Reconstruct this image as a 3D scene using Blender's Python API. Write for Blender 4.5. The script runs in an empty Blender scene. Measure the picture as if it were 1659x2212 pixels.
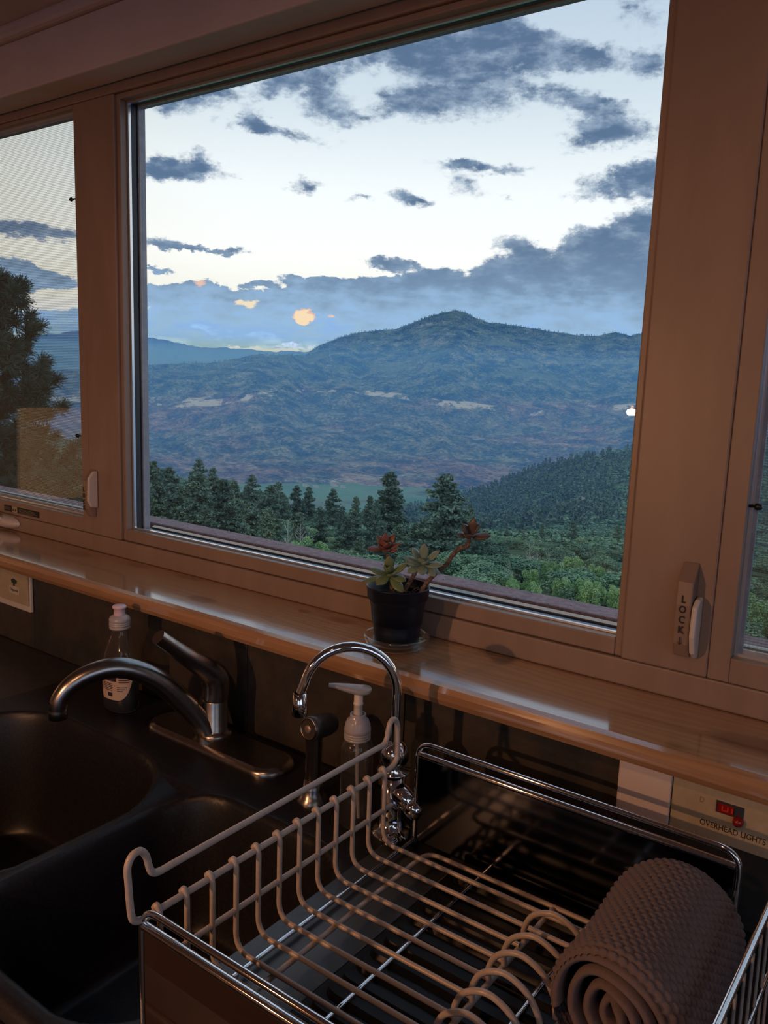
import bpy, math, random
import numpy as np
from mathutils import Vector, Matrix
R = math.radians
H = 1.49                      # eye height above the floor; interior z values below are given relative to the eye
sc = bpy.context.scene
C = sc.collection

# ------------------------------------------------------------------ camera
cam_d = bpy.data.cameras.new('camera'); cam = bpy.data.objects.new('camera', cam_d); C.objects.link(cam)
yaw, pit, rol = .629673, -.166341, .0352864
cy, sy, cp, sp = math.cos(yaw), math.sin(yaw), math.cos(pit), math.sin(pit)
fw = Vector((-sy*cp, cy*cp, sp)); rt = Vector((cy, sy, 0)); up = rt.cross(fw)
r2 = rt*math.cos(rol)+up*math.sin(rol); u2 = -rt*math.sin(rol)+up*math.cos(rol)
M = Matrix((r2, u2, -fw)).transposed().to_4x4(); M.translation = Vector((0, -1, H))
cam.matrix_world = M
cam_d.sensor_fit = 'VERTICAL'; cam_d.sensor_height = 24.0; cam_d.lens = 1783.9/2212*24.0
cam_d.clip_start = .02; cam_d.clip_end = 80000
sc.camera = cam

# ------------------------------------------------------------------ node helper
class NT:
    def __init__(s, tree): s.t = tree; s.n = tree.nodes; s.n.clear()
    def N(s, typ, ins=None, **kw):
        nd = s.n.new(typ)
        for k, v in kw.items(): setattr(nd, k, v)
        for k, v in (ins or {}).items():
            sock = nd.inputs[k]
            if isinstance(v, bpy.types.NodeSocket): s.t.links.new(v, sock)
            else: sock.default_value = v
        return nd
    def math(s, op, a, b=0.0, c=None, clamp=False):
        i = {0: a, 1: b}
        if c is not None: i[2] = c
        return s.N('ShaderNodeMath', i, operation=op, use_clamp=clamp).outputs[0]
    def mix(s, f, a, b):
        return s.N('ShaderNodeMix', {0: f, 6: a, 7: b}, data_type='RGBA').outputs[2]
    def maprange(s, v, a, b, c=0.0, d=1.0, smooth=True):
        return s.N('ShaderNodeMapRange', {0: v, 1: a, 2: b, 3: c, 4: d}, interpolation_type='SMOOTHSTEP' if smooth else 'LINEAR').outputs[0]
    def noise(s, vec, scale, detail=4, rough=.55, dist=0.0):
        return s.N('ShaderNodeTexNoise', {'Vector': vec, 'Scale': scale, 'Detail': detail, 'Roughness': rough, 'Distortion': dist})
    def ramp(s, v, stops):
        nd = s.n.new('ShaderNodeValToRGB'); s.t.links.new(v, nd.inputs[0]); e = nd.color_ramp.elements
        while len(e) < len(stops): e.new(.5)
        for i, (p, c) in enumerate(stops): e[i].position = p; e[i].color = (*c, 1)
        return nd.outputs[0]
def c4(c): return (c[0], c[1], c[2], 1)
def srgb(r, g, b):
    return tuple(((v/255+.055)/1.055)**2.4 if v/255 > .04045 else v/255/12.92 for v in (r, g, b))

# ------------------------------------------------------------------ world: dusk sky with banked clouds (azimuth / elevation)
BL = [(-32.08,20.1,4.42,1.52,-5.3,1.15),(-25.33,19.41,4.28,0.87,-7.4,1.15),(-35.03,19.69,2.23,1.12,-7.3,0.8),(-31.93,17.36,4.44,1.34,-0.1,0.95),(-30.09,21.17,2.64,0.81,-10.5,0.7),(-21.17,21.45,1.74,1.01,-19.8,0.6),(-20.18,18.83,0.93,0.83,-3.4,0.7),(-24.87,17.23,2.74,0.5,-8.7,0.85),(-22.32,15.71,2.72,0.91,-12.8,1.0),(-23.39,14.84,2.1,0.75,5.7,0.85),(-39.19,19.42,4.42,1.05,11.8,0.95),(-41.05,16.81,1.79,1.25,-22.0,1.05),(-44.03,17.39,1.35,0.61,25.1,1.0),(-48.1,16.81,2.07,0.72,-2.2,1.1),(-50.81,15.98,1.74,0.67,-1.6,1.1),(-38.47,15.9,1.51,0.63,2.2,0.65),(-35.5,16.91,1.8,0.78,1.3,0.7),(-43.85,14.82,3.41,0.35,-7.4,0.8),(-45.18,15.33,0.98,0.54,-14.1,0.8),(-46.23,18.1,2.65,0.54,14.4,0.9),(-50.13,12.08,2.91,0.54,2.7,1.05),(-48.83,12.86,0.94,0.68,-24.4,0.9),(-51.07,12.32,1.26,0.64,4.9,0.95),(-41.99,11.77,1.15,0.47,2.9,0.9),(-38.33,11.32,0.92,0.25,2.2,0.65),(-35.33,11.31,1.34,0.51,-16.8,0.95),(-34.03,11.13,0.73,0.28,1.4,0.6),(-30.19,13.24,3.29,0.33,-2.6,0.8),(-31.4,12.13,1.46,0.78,-17.4,0.7),(-31.72,13.49,0.9,0.33,0.7,0.6),(-28.58,11.38,0.73,0.22,-22.5,0.5),(-21.46,12.21,2.9,0.77,6.1,1.15),(-19.81,12.7,1.63,0.98,7.8,1.1),(-20.14,9.96,1.68,1.03,19.1,1.0),(-23.5,8.82,1.4,0.74,-0.1,1.0),(-27.8,8.53,1.58,0.46,-10.8,0.95),(-28.16,7.05,2.26,0.76,0.8,1.05),(-36.25,7.26,1.43,0.38,-1.9,1.15),(-51.17,7.76,1.79,0.34,-2.0,0.95),(-48.1,7.51,2.69,0.17,-0.5,0.8),(-51.62,6.05,1.22,0.2,3.6,0.7),(-51.93,4.74,1.11,0.29,3.3,0.8),(-49.38,4.88,1.19,0.7,3.1,1.15),(-50.03,3.97,2.1,1.0,12.8,1.2),(-46.15,4.55,2.6,0.66,2.7,1.1),(-44.94,5.59,1.22,0.15,2.8,0.7),(-40.64,5.9,2.79,0.3,-1.6,0.9),(-38.77,5.47,3.74,0.72,2.0,1.15),(-42.15,4.13,3.73,0.66,2.3,1.0),(-33.81,6.15,1.86,0.72,1.6,1.15),(-36.88,4.79,5.3,1.03,1.8,1.2),(-30.65,4.98,5.19,1.33,1.3,1.2),(-24.95,6.28,4.92,1.72,8.4,1.2),(-20.61,7.17,3.6,2.45,9.8,1.2),(-35.24,2.75,18.64,0.92,1.4,1.35),(-49.75,2.2,4.84,0.9,2.5,1.3),(-22.7,3.96,7.4,1.49,0.8,1.2),(-58.89,7.87,2.93,0.38,-1.0,1.1),(-59.12,5.06,1.61,0.72,4.2,1.1),(-60.27,5.65,0.94,0.55,4.6,1.0),(-57.65,5.02,1.37,0.39,4.0,0.9),(-60.31,4.56,1.58,0.39,4.1,0.9),(-58.81,2.28,4.42,0.68,3.0,1.2),(-62.89,3.69,2.3,0.82,4.0,1.0),(-63.58,9.88,2.49,0.76,6.9,0.9)]
w = bpy.data.worlds.new('dusk_sky'); sc.world = w; w.use_nodes = True
def scl_w(t, v, k): return t.N('ShaderNodeVectorMath', {0: v, 1: k}, operation='MULTIPLY').outputs[0]
def build_world():
    t = NT(w.node_tree)
    d = t.N('ShaderNodeTexCoord').outputs['Generated']
    s = t.N('ShaderNodeSeparateXYZ', {0: d})
    u = t.math('MULTIPLY', t.math('ARCTAN2', s.outputs[0], s.outputs[1]), 57.2958)
    e = t.math('MULTIPLY', t.math('ARCSINE', s.outputs[2]), 57.2958)
    P = t.N('ShaderNodeCombineXYZ', {0: u, 1: e, 2: 0.0}).outputs[0]
    Ps = t.N('ShaderNodeVectorMath', {0: P, 1: (1, 1.7, 1)}, operation='MULTIPLY').outputs[0]
    nz = t.noise(Ps, .6, 9, .68)
    nv = t.N('ShaderNodeVectorMath', {0: nz.outputs['Color'], 1: (.5, .5, .5)}, operation='SUBTRACT').outputs[0]
    nv = t.N('ShaderNodeVectorMath', {0: nv, 1: (2.6, 1.7, 0)}, operation='MULTIPLY').outputs[0]
    Q = t.N('ShaderNodeVectorMath', {0: P, 1: nv}, operation='ADD').outputs[0]
    acc = None
    for (bu, be, bw, bh, ang, st) in BL:
        m = t.N('ShaderNodeMapping', {'Vector': Q, 'Location': (bu, be, 0), 'Rotation': (0, 0, R(ang)), 'Scale': (bw*1.6, bh*1.65, 1)}, vector_type='TEXTURE')
        g = t.N('ShaderNodeTexGradient', {0: m.outputs[0]}, gradient_type='SPHERICAL').outputs['Fac']
        st = st*(1.2 if be > 14 else 1.18 if be > 6.5 else 1.08)
        acc = t.math('MULTIPLY', g, st) if acc is None else t.math('MULTIPLY_ADD', g, st, acc)
    # generic broken cloud over the rest of the sky, same kind as in view
    gen = t.noise(Ps, .085, 6, .6).outputs['Fac']
    gen = t.maprange(gen, .52, .72, 0, .9)
    away = t.math('MAXIMUM', t.maprange(t.math('ABSOLUTE', t.math('ADD', u, 38.0)), 24, 36), t.maprange(e, 22, 30))
    acc = t.math('MULTIPLY_ADD', gen, away, acc)
    fb = t.math('SUBTRACT', t.noise(Ps, 1.1, 9, .66).outputs['Fac'], .5)
    dens = t.math('MULTIPLY_ADD', fb, 1.5, t.math('MINIMUM', acc, 1.5))
    lo = t.maprange(e, 4.5, 11)
    cov = t.maprange(dens, .24, t.math('MULTIPLY_ADD', lo, .50, .46))
    thick = t.maprange(dens, .35, 1.1)
    sky = t.ramp(t.maprange(e, 0, 60, 0, 1, False), [(0, (.5, .9, 3.0)), (.045, (.84, .95, 1.3)), (.075, (.95, .99, .98)), (.12, (1.02, 1.06, 1.10)), (.19, (.95, 1.02, 1.08)), (.28, srgb(214, 229, 241)), (.42, srgb(178, 200, 224)), (1, srgb(160, 186, 216))])
    side = t.maprange(u, -66, -45)
    sky = t.mix(t.math('MULTIPLY', t.math('SUBTRACT', 1.0, side), .35), sky, c4(srgb(226, 222, 182)))
    cn = t.noise(scl_w(t, P, (.55, 1.3, 1)), .8, 7, .62).outputs['Fac']
    ew = t.math('MULTIPLY_ADD', t.math('SUBTRACT', cn, .5), 7.0, e)
    clow = t.ramp(t.maprange(ew, 0, 9, 0, 1, False), [(.08, (.42, .72, 1.5)), (.22, (.26, .48, 1.05)), (.36, (.31, .52, .90)), (.52, (.28, .44, .70)), (.66, (.20, .31, .48)), (.9, (.16, .24, .36))])
    chigh = t.mix(t.maprange(t.math('MULTIPLY_ADD', cn, 2.2, t.math('MULTIPLY', dens, .5)), 1.15, 1.95), c4(srgb(152, 172, 196)), c4(srgb(90, 114, 144)))
    cc = t.mix(lo, clow, chigh)
    col = t.mix(cov, sky, cc)
    def spot(bu, be, bw, bh, lo_, hi_):
        m = t.N('ShaderNodeMapping', {'Vector': Q, 'Location': (bu, be, 0), 'Scale': (bw, bh, 1)}, vector_type='TEXTURE')
        return t.maprange(t.N('ShaderNodeTexGradient', {0: m.outputs[0]}, gradient_type='SPHERICAL').outputs['Fac'], lo_, hi_)
    for sp_, cl in ((spot(-41.9, 3.45, 1.05, .65, .30, .42), srgb(240, 190, 160)), (spot(-41.95, 3.4, .95, .6, .28, .42), srgb(255, 234, 190)), (spot(-45.7, 4.25, 1.3, .5, .3, .6), srgb(252, 236, 200)), (spot(-48.9, 5.45, .8, .55, .3, .8), srgb(240, 200, 178)), (spot(-40.0, 3.7, .8, .3, .4, .8), srgb(250, 205, 165)), (spot(-42.5, 1.55, 4.5, .22, .3, .9), (.62, .95, 3.0))):
        col = t.mix(t.math('MULTIPLY', sp_, .9), col, c4(cl))
    ground = t.maprange(e, -1.2, .2)
    col = t.mix(ground, c4((.05, .085, .12)), col)
    bg = t.N('ShaderNodeBackground', {0: col, 1: 1.08})
    t.N('ShaderNodeOutputWorld', {0: bg.outputs[0]})
build_world()
w.cycles.sampling_method = 'MANUAL'; w.cycles.sample_map_resolution = 512

# ------------------------------------------------------------------ render-side look
vs = sc.view_settings; vs.view_transform = 'Standard'; vs.look = 'None'; vs.gamma = 1; vs.exposure = 0.0; vs.use_curve_mapping = False
cyc = sc.cycles
HAZE, HAZE_TOP, HAZE_LOW, HAZE_FAR = 1.9e-4, 150, 7.0e-5, 2.6e-4      # haze densities per metre (thin upper, low, beyond the mountain) and top of the thin one
cyc.transparent_max_bounces = 24; cyc.volume_bounces = 1; cyc.max_bounces = 8; cyc.diffuse_bounces = 3; cyc.glossy_bounces = 4; cyc.transmission_bounces = 6
cyc.sample_clamp_indirect = 4.0; cyc.caustics_reflective = False; cyc.caustics_refractive = False; cyc.use_denoising = True

# ------------------------------------------------------------------ lamps (the room's own, behind the camera)
def lamp(name, loc, power, col, rad):
    l = bpy.data.lights.new(name, 'POINT'); l.energy = power; l.color = col; l.shadow_soft_size = rad
    o = bpy.data.objects.new(name, l); C.objects.link(o); o.location = loc; return o
WARM = (1.0, .47, .22)
lamp('desk_lamp_light', (-.886, -1.372, H-.090), 8.2, WARM, .009)
lamp('desk_lamp_light', (-.872, -1.372, H-.090), 8.2, WARM, .009)
lamp('ceiling_lamp_light', (-.25, -1.95, H+.895), 15, (1.0, .46, .22), .035)

# ------------------------------------------------------------------ object helpers
ORG = {}
def tag(o, label=None, cat=None, group=None, kind=None):
    if label: o['label'] = label
    if cat: o['category'] = cat
    if group: o['group'] = group
    if kind: o['kind'] = kind
    return o
def thing(name, label, cat, loc, group=None, kind=None, rotz=0):
    o = bpy.data.objects.new(name, None); C.objects.link(o); o.location = (loc[0], loc[1], loc[2]+H); o.empty_display_size = .05
    o.rotation_euler = (0, 0, rotz)
    ORG[o.name] = Vector(o.location)
    return tag(o, label, cat, group, kind)
def link(name, me, m=None, parent=None, bevel=None, smooth=None):
    if m is not None:
        for x in (m if isinstance(m, (list, tuple)) else [m]): me.materials.append(x)
    o = bpy.data.objects.new(name, me); C.objects.link(o)
    if parent is not None: o.parent = parent
    if bevel:
        b = o.modifiers.new('bevel', 'BEVEL'); b.width = bevel; b.segments = 2; b.limit_method = 'ANGLE'; b.angle_limit = R(40)
    return o
class MB:
    def __init__(s): s.v = []; s.f = []; s.sm = []; s.mi = []; s.cur = 0
    def add(s, vs_, fs, smooth=False):
        b = len(s.v); s.v += [tuple(p) for p in vs_]
        for f in fs: s.f.append(tuple(i+b for i in f)); s.sm.append(smooth); s.mi.append(s.cur)
    def box(s, x0, x1, y0, y1, z0, z1):
        s.add([(x, y, z) for z in (z0, z1) for y in (y0, y1) for x in (x0, x1)], [(0, 2, 3, 1), (4, 5, 7, 6), (0, 1, 5, 4), (2, 6, 7, 3), (0, 4, 6, 2), (1, 3, 7, 5)]); return s
    def prism(s, poly, axis, a, b):      # poly in the two other axes (cyclic order), extruded along axis
        n = len(poly); vs_ = []
        for t in (a, b):
            for p in poly:
                q = [0, 0, 0]; q[axis] = t; q[(axis+1) % 3] = p[0]; q[(axis+2) % 3] = p[1]; vs_.append(q)
        s.add(vs_, [tuple(range(n))[::-1], tuple(range(n, 2*n))]+[(i, (i+1) % n, n+(i+1) % n, n+i) for i in range(n)]); return s
    def tube(s, pts, r, seg=10, closed=False, cap=True):
        P = [Vector(p) for p in pts]; n = len(P); rs = r if isinstance(r, (list, tuple)) else [r]*n
        T = []
        for i in range(n):
            a = P[i-1] if (i > 0 or closed) else P[i]; b = P[(i+1) % n] if (i < n-1 or closed) else P[i]
            T.append((b-a).normalized())
        nrm = T[0].orthogonal().normalized(); rings = []
        for i in range(n):
            nrm = (nrm-T[i]*nrm.dot(T[i])).normalized(); bi = T[i].cross(nrm)
            rings.append([P[i]+(nrm*math.cos(2*math.pi*k/seg)+bi*math.sin(2*math.pi*k/seg))*rs[i] for k in range(seg)])
        vs_ = [p for r_ in rings for p in r_]; fs = []
        for i in range(n if closed else n-1):
            j = (i+1) % n
            for k in range(seg): fs.append((i*seg+k, i*seg+(k+1) % seg, j*seg+(k+1) % seg, j*seg+k))
        s.add(vs_, fs, True)
        if cap and not closed:
            s.add(rings[0], [tuple(range(seg))[::-1]]); s.add(rings[-1], [tuple(range(seg))])
        return s
    def lathe(s, prof, c=(0, 0, 0), axis=(0, 0, 1), seg=28, smooth=True, sx=1.0, sy_=1.0):
        A = Vector(axis).normalized(); q = Vector((0, 0, 1)).rotation_difference(A); c = Vector(c); vs_ = []; fs = []
        for (r, z) in prof:
            for k in range(seg):
                a = 2*math.pi*k/seg; vs_.append(c+q @ Vector((r*math.cos(a)*sx, r*math.sin(a)*sy_, z)))
        for i in range(len(prof)-1):
            for k in range(seg): fs.append((i*seg+k, i*seg+(k+1) % seg, (i+1)*seg+(k+1) % seg, (i+1)*seg+k))
        s.add(vs_, fs, smooth); return s
    def build(s, name, m=None, parent=None, bevel=None, org=None, up_=True):
        o0 = Vector(org) if org is not None else (ORG[parent.name] if parent is not None and parent.name in ORG else Vector((0, 0, 0)))
        hz = H if up_ else 0
        vs_ = [(p[0]-o0.x, p[1]-o0.y, p[2]+hz-o0.z) for p in s.v]
        me = bpy.data.meshes.new(name); me.from_pydata(vs_, [], s.f); me.polygons.foreach_set('use_smooth', s.sm); me.polygons.foreach_set('material_index', s.mi); me.update()
        o = link(name, me, m, parent, bevel)
        if parent is None and org is not None: o.location = o0
        ORG[o.name] = o0
        return o
def smooth_path(pts, n=8, closed=False):
    P = [Vector(p) for p in pts]; out = []; L = len(P)
    for i in range(L if closed else L-1):
        p0 = P[(i-1) % L] if (closed or i > 0) else P[0]*2-P[1]; p1 = P[i]; p2 = P[(i+1) % L]; p3 = P[(i+2) % L] if (closed or i+2 < L) else P[-1]*2-P[-2]
        for k in range(n):
            t = k/n; out.append(.5*((2*p1)+(-p0+p2)*t+(2*p0-5*p1+4*p2-p3)*t*t+(-p0+3*p1-3*p2+p3)*t**3))
    if not closed: out.append(P[-1])
    return out
def fillet(pts, rad, n=5, closed=False):
    P = [Vector(p) for p in pts]; L = len(P); out = []
    for i in range(L):
        if not closed and i in (0, L-1): out.append(P[i]); continue
        a, b, c = P[i-1], P[i], P[(i+1) % L]
        ra = min(rad, (a-b).length*.49, (c-b).length*.49); p = b+(a-b).normalized()*ra; q = b+(c-b).normalized()*ra
        for k in range(n+1):
            t = k/n; out.append(p*(1-t)**2+b*2*t*(1-t)+q*t*t)
    return out

# ------------------------------------------------------------------ materials
def pbr(name, col, rough=.5, metal=0., spec=.5, coat=0., coat_r=.1, extra=None, trans=0., ior=1.5):
    m = bpy.data.materials.new(name); m.use_nodes = True; t = NT(m.node_tree)
    b = t.N('ShaderNodeBsdfPrincipled', {'Base Color': c4(col) if not isinstance(col, bpy.types.NodeSocket) else col, 'Roughness': rough, 'Metallic': metal, 'Specular IOR Level': spec, 'Coat Weight': coat, 'Coat Roughness': coat_r, 'Transmission Weight': trans, 'IOR': ior})
    t.N('ShaderNodeOutputMaterial', {0: b.outputs[0]})
    if extra: extra(t, b)
    return m
def obco(t): return t.N('ShaderNodeTexCoord').outputs['Object']
def wpos(t): return t.N('ShaderNodeNewGeometry').outputs['Position']
def bump(t, b, h, strength=.3, dist=.001):
    bm = t.N('ShaderNodeBump', {'Strength': strength, 'Distance': dist, 'Height': h}); t.t.links.new(bm.outputs[0], b.inputs['Normal'])
def scl(t, v, k): return t.N('ShaderNodeVectorMath', {0: v, 1: k}, operation='MULTIPLY').outputs[0]
def setc(t, b, s_): t.t.links.new(s_, b.inputs['Base Color'])
def x_speck(c1, c2, scale, lo=.4, hi=.65, st=.2, dist=.0008, stretch=(1, 1, 1), det=6):
    def f(t, b):
        n = t.noise(scl(t, wpos(t), stretch), scale, det, .6).outputs['Fac']
        setc(t, b, t.mix(t.maprange(n, lo, hi), c4(c1), c4(c2)))
        if st: bump(t, b, n, st, dist)
    return f
m_paint = pbr('cream_paint', (.272, .193, .145), .42, extra=x_speck((.255, .18, .134), (.29, .206, .156), 18, st=.08, stretch=(1, 1, .25)))
m_plaster = pbr('ceiling_board', (.60, .50, .47), .6, extra=x_speck((.57, .48, .45), (.62, .52, .49), 5, st=.05))
m_metalstrip = pbr('pale_glazing_strip', (.75, .78, .82), .2, .75)
m_gasket = pbr('dark_gasket', (.03, .035, .045), .5)
m_greyframe = pbr('grey_glazing_bead', (.30, .33, .38), .4, extra=x_speck((.26, .29, .34), (.34, .37, .41), 40, st=0))
def x_pine(t, b):
    p = wpos(t)
    n0 = t.noise(scl(t, p, (1.6, 9, 9)), 1.6, 3, .5).outputs['Color']
    q = t.N('ShaderNodeVectorMath', {0: scl(t, p, (1.0, 22, 22)), 1: scl(t, n0, (1.5, 1.5, 1.5))}, operation='ADD').outputs[0]
    wv = t.N('ShaderNodeTexWave', {'Vector': q, 'Scale': 1.1, 'Distortion': 5.0, 'Detail': 4.0, 'Detail Scale': 1.6}, bands_direction='Y').outputs['Fac']
    col = t.mix(t.math('MULTIPLY', wv, .6), c4((.45, .26, .13)), c4((.33, .17, .078)))
    fine = t.noise(scl(t, p, (3, 160, 160)), 3, 3, .6).outputs['Fac']
    col = t.mix(t.maprange(fine, .45, .75, 0, .35), col, c4((.27, .12, .045)))
    for kx, ky, a, bb in ((-1.47, -.04, .06, .026), (-1.30, -.018, .045, .016), (-1.16, -.014, .045, .014), (-1.03, -.095, .045, .022), (-.785, -.028, .035, .018), (-.86, -.03, .018, .012), (-.165, -.075, .07, .034), (.3, -.09, .05, .015)):
        mp = t.N('ShaderNodeMapping', {'Vector': p, 'Location': (kx, ky, H-.384), 'Scale': (a, bb, .05)}, vector_type='TEXTURE')
        g = t.N('ShaderNodeTexGradient', {0: mp.outputs[0]}, gradient_type='SPHERICAL').outputs['Fac']
        col = t.mix(t.maprange(g, .10, .55, 0, .8), col, c4((.13, .05, .025)))
    setc(t, b, col); b.inputs['Specular IOR Level'].default_value = .5
    bn = t.noise(scl(t, p, (5, 40, 40)), 4, 4, .6).outputs['Fac']
    bump(t, b, bn, .10, .0006)
    t.t.links.new(t.maprange(fine, .3, .8, .13, .24), b.inputs['Roughness'])
m_pine = pbr('varnished_pine', (.45, .24, .1), .16, coat=1.0, coat_r=.09, extra=x_pine)
m_pine.node_tree.nodes['Principled BSDF'].inputs['Coat IOR'].default_value = 2.3
def x_slate(t, b):
    p = wpos(t); n = t.noise(p, 9, 8, .65).outputs['Fac']; n2 = t.noise(p, 45, 6, .7).outputs['Fac']
    col = t.ramp(n, [(.3, (.022, .022, .023)), (.45, (.034, .032, .030)), (.55, (.054, .044, .036)), (.66, (.033, .034, .034)), (.8, (.07, .056, .044))])
    setc(t, b, t.mix(t.maprange(n2, .55, .8, 0, .5), col, c4((.075, .055, .04))))
    bump(t, b, t.math('ADD', n, t.math('MULTIPLY', n2, .4)), .5, .003)
m_slate = pbr('dark_slate', (.03, .028, .025), .42, extra=x_slate)
m_dark_mirror = pbr('dark_steel_sheet', (.13, .135, .15), .11, 1.0)
m_grout = pbr('grout', (.012, .012, .012), .8)
m_sink = pbr('black_composite', (.014, .014, .017), .38, spec=.28, extra=x_speck((.010, .010, .0125), (.017, .017, .021), 300, st=.12, dist=.0004))
m_counter = pbr('black_counter', (.03, .032, .038), .36, spec=.5, extra=x_speck((.026, .028, .034), (.042, .043, .048), 60, st=.15, dist=.0006))
m_chrome = pbr('chrome', (.86, .87, .88), .06, 1.0)
m_nickel = pbr('brushed_nickel', (.34, .32, .30), .27, 1.0, extra=x_speck((.31, .29, .27), (.37, .35, .33), 120, st=.05, dist=.0002))
m_panel_reflect = pbr('panel_brown_reflection', (.036, .020, .013), .05, .0, spec=.9, coat=.6, coat_r=.03)  # front rack panel: brown base colour stands in for the warm room it reflects
m_cream = pbr('cream_coated_wire', (.46, .385, .335), .34, extra=x_speck((.43, .36, .31), (.48, .40, .35), 150, st=.04, dist=.0002))
m_blackpl = pbr('black_plastic', (.005, .009, .018), .40, spec=.3)
m_blackrib = pbr('black_tray_plastic', (.006, .007, .008), .42, spec=.25)
m_white = pbr('off_white_plastic', (.62, .56, .50), .35)
m_beige = pbr('beige_plate', (.44, .36, .24), .42, extra=x_speck((.42, .34, .22), (.46, .38, .26), 60, st=.02))
m_ink = pbr('black_ink', (.01, .01, .01), .6)
m_red = pbr('red_neon_rocker', (.25, .01, .008), .2)
def emis(name, col, st):
    m = bpy.data.materials.new(name); m.use_nodes = True; t = NT(m.node_tree)
    e = t.N('ShaderNodeEmission', {0: c4(col), 1: st}); t.N('ShaderNodeOutputMaterial', {0: e.outputs[0]}); return m
m_bulb = emis('warm_bulb', (1, .52, .2), 40)
def thin_glass(name, tint=(.95, .97, .97), rough=.0, ior=1.5, opq=0.0, body=(.5, .5, .5)):
    m = bpy.data.materials.new(name); m.use_nodes = True; t = NT(m.node_tree)
    tr = t.N('ShaderNodeBsdfTransparent', {0: c4(tint)}); gl = t.N('ShaderNodeBsdfGlossy', {0: (1, 1, 1, 1), 1: rough})
    fr_ = t.N('ShaderNodeLayerWeight', {0: .5}).outputs['Facing']; r0_ = ((ior-1)/(ior+1))**2
    fr = t.N('ShaderNodeMath', {0: t.math('POWER', fr_, 5.0), 1: 1-r0_, 2: r0_}, operation='MULTIPLY_ADD')
    mx = t.N('ShaderNodeMixShader', {0: fr.outputs[0], 1: tr.outputs[0], 2: gl.outputs[0]}).outputs[0]
    if opq:
        df = t.N('ShaderNodeBsdfPrincipled', {'Base Color': c4(body), 'Roughness': .3})
        mx = t.N('ShaderNodeMixShader', {0: opq, 1: mx, 2: df.outputs[0]}).outputs[0]
    t.N('ShaderNodeOutputMaterial', {0: mx}); return m
m_pane = thin_glass('window_glass', (.985, .99, .99), 0, 1.35)
m_saucer = thin_glass('saucer_glass', (.90, .93, .92), .02, 1.75, .03, (.6, .6, .55))
m_bottle = thin_glass('clear_bottle_plastic', (.84, .84, .84), .04, 1.45, .04, (.5, .5, .5))
m_bluesoap = thin_glass('blue_soap_liquid', (.05, .10, .2), .04, 1.45, .8, (.004, .009, .022))
m_capw = thin_glass('translucent_cap_plastic', (.75, .75, .76), .15, 1.45, .62, (.60, .57, .60))
def m_screen_():
    m = bpy.data.materials.new('insect_screen_weave'); m.use_nodes = True; t = NT(m.node_tree)
    p = wpos(t)
    wob = t.math('MULTIPLY', t.noise(p, 9, 2).outputs['Fac'], 3.0)
    s_ = t.N('ShaderNodeSeparateXYZ', {0: p})
    a = t.math('SINE', t.math('MULTIPLY_ADD', s_.outputs[2], 2*math.pi/.0033, wob)); b_ = t.math('SINE', t.math('MULTIPLY', s_.outputs[0], 2*math.pi/.0045))
    f = t.math('MULTIPLY_ADD', t.maprange(a, .1, .9), .24, t.math('MULTIPLY_ADD', t.maprange(b_, .2, .9), .07, .10))
    tr = t.N('ShaderNodeBsdfTransparent', {0: (1, 1, 1, 1)}); df = t.N('ShaderNodeBsdfDiffuse', {0: (.16, .17, .14, 1)})
    t.N('ShaderNodeOutputMaterial', {0: t.N('ShaderNodeMixShader', {0: f, 1: tr.outputs[0], 2: df.outputs[0]}).outputs[0]}); return m
m_screen = m_screen_()

# ------------------------------------------------------------------ room shell
XL, XR, YR, ZF, ZC = -3.2, 2.4, -3.9, -H, 1.35
def struct(name, mb, m, label, bevel=None, cat='wall'):
    o = mb.build(name, m, None, bevel); return tag(o, label, cat, kind='structure')
struct('floor', MB().box(XL, XR, YR, 0, ZF-.1, ZF), pbr('brown_floor', (.12, .065, .04), .5, extra=x_speck((.10, .055, .035), (.15, .085, .05), 4, st=.1, stretch=(1, 8, 1))), 'brown board floor of the kitchen', cat='floor')
m_wall = pbr('tan_wall', (.55, .43, .36), .7, extra=x_speck((.53, .41, .34), (.57, .45, .38), 3, st=.05))
struct('wall_left', MB().box(XL-.1, XL, YR, 0, ZF, 1.6), m_wall, 'tan kitchen wall at the left end')
wr = MB(); wr.box(XR, XR+.1, YR, -3.5, ZF, 1.6); wr.box(XR, XR+.1, -.9, 0, ZF, 1.6); wr.box(XR, XR+.1, -3.5, -.9, ZF, -.7); wr.box(XR, XR+.1, -3.5, -.9, 1.1, 1.6)
struct('wall_right', wr, m_wall, 'tan kitchen wall at the right end')
wr = MB(); wr.box(XL-.1, .2, YR-.1, YR, ZF, 1.6); wr.box(2.2, XR+.1, YR-.1, YR, ZF, 1.6); wr.box(.2, 2.2, YR-.1, YR, ZF, -.7); wr.box(.2, 2.2, YR-.1, YR, 1.0, 1.6)
struct('wall_rear', wr, m_wall, 'tan kitchen wall behind the viewer')
wb = MB()
wb.box(XL-.1, XR+.1, -.10, .10, ZF, -.418)                      # below the sill
wb.box(XL-.1, -2.10, 0, .10, -.418, .597); wb.box(.40, XR+.1, 0, .10, -.418, .597)
wb.box(XL-.1, XR+.1, 0, .10, .52, 1.6)
struct('wall_back', wb, m_wall, 'window wall behind the sink')
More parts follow.
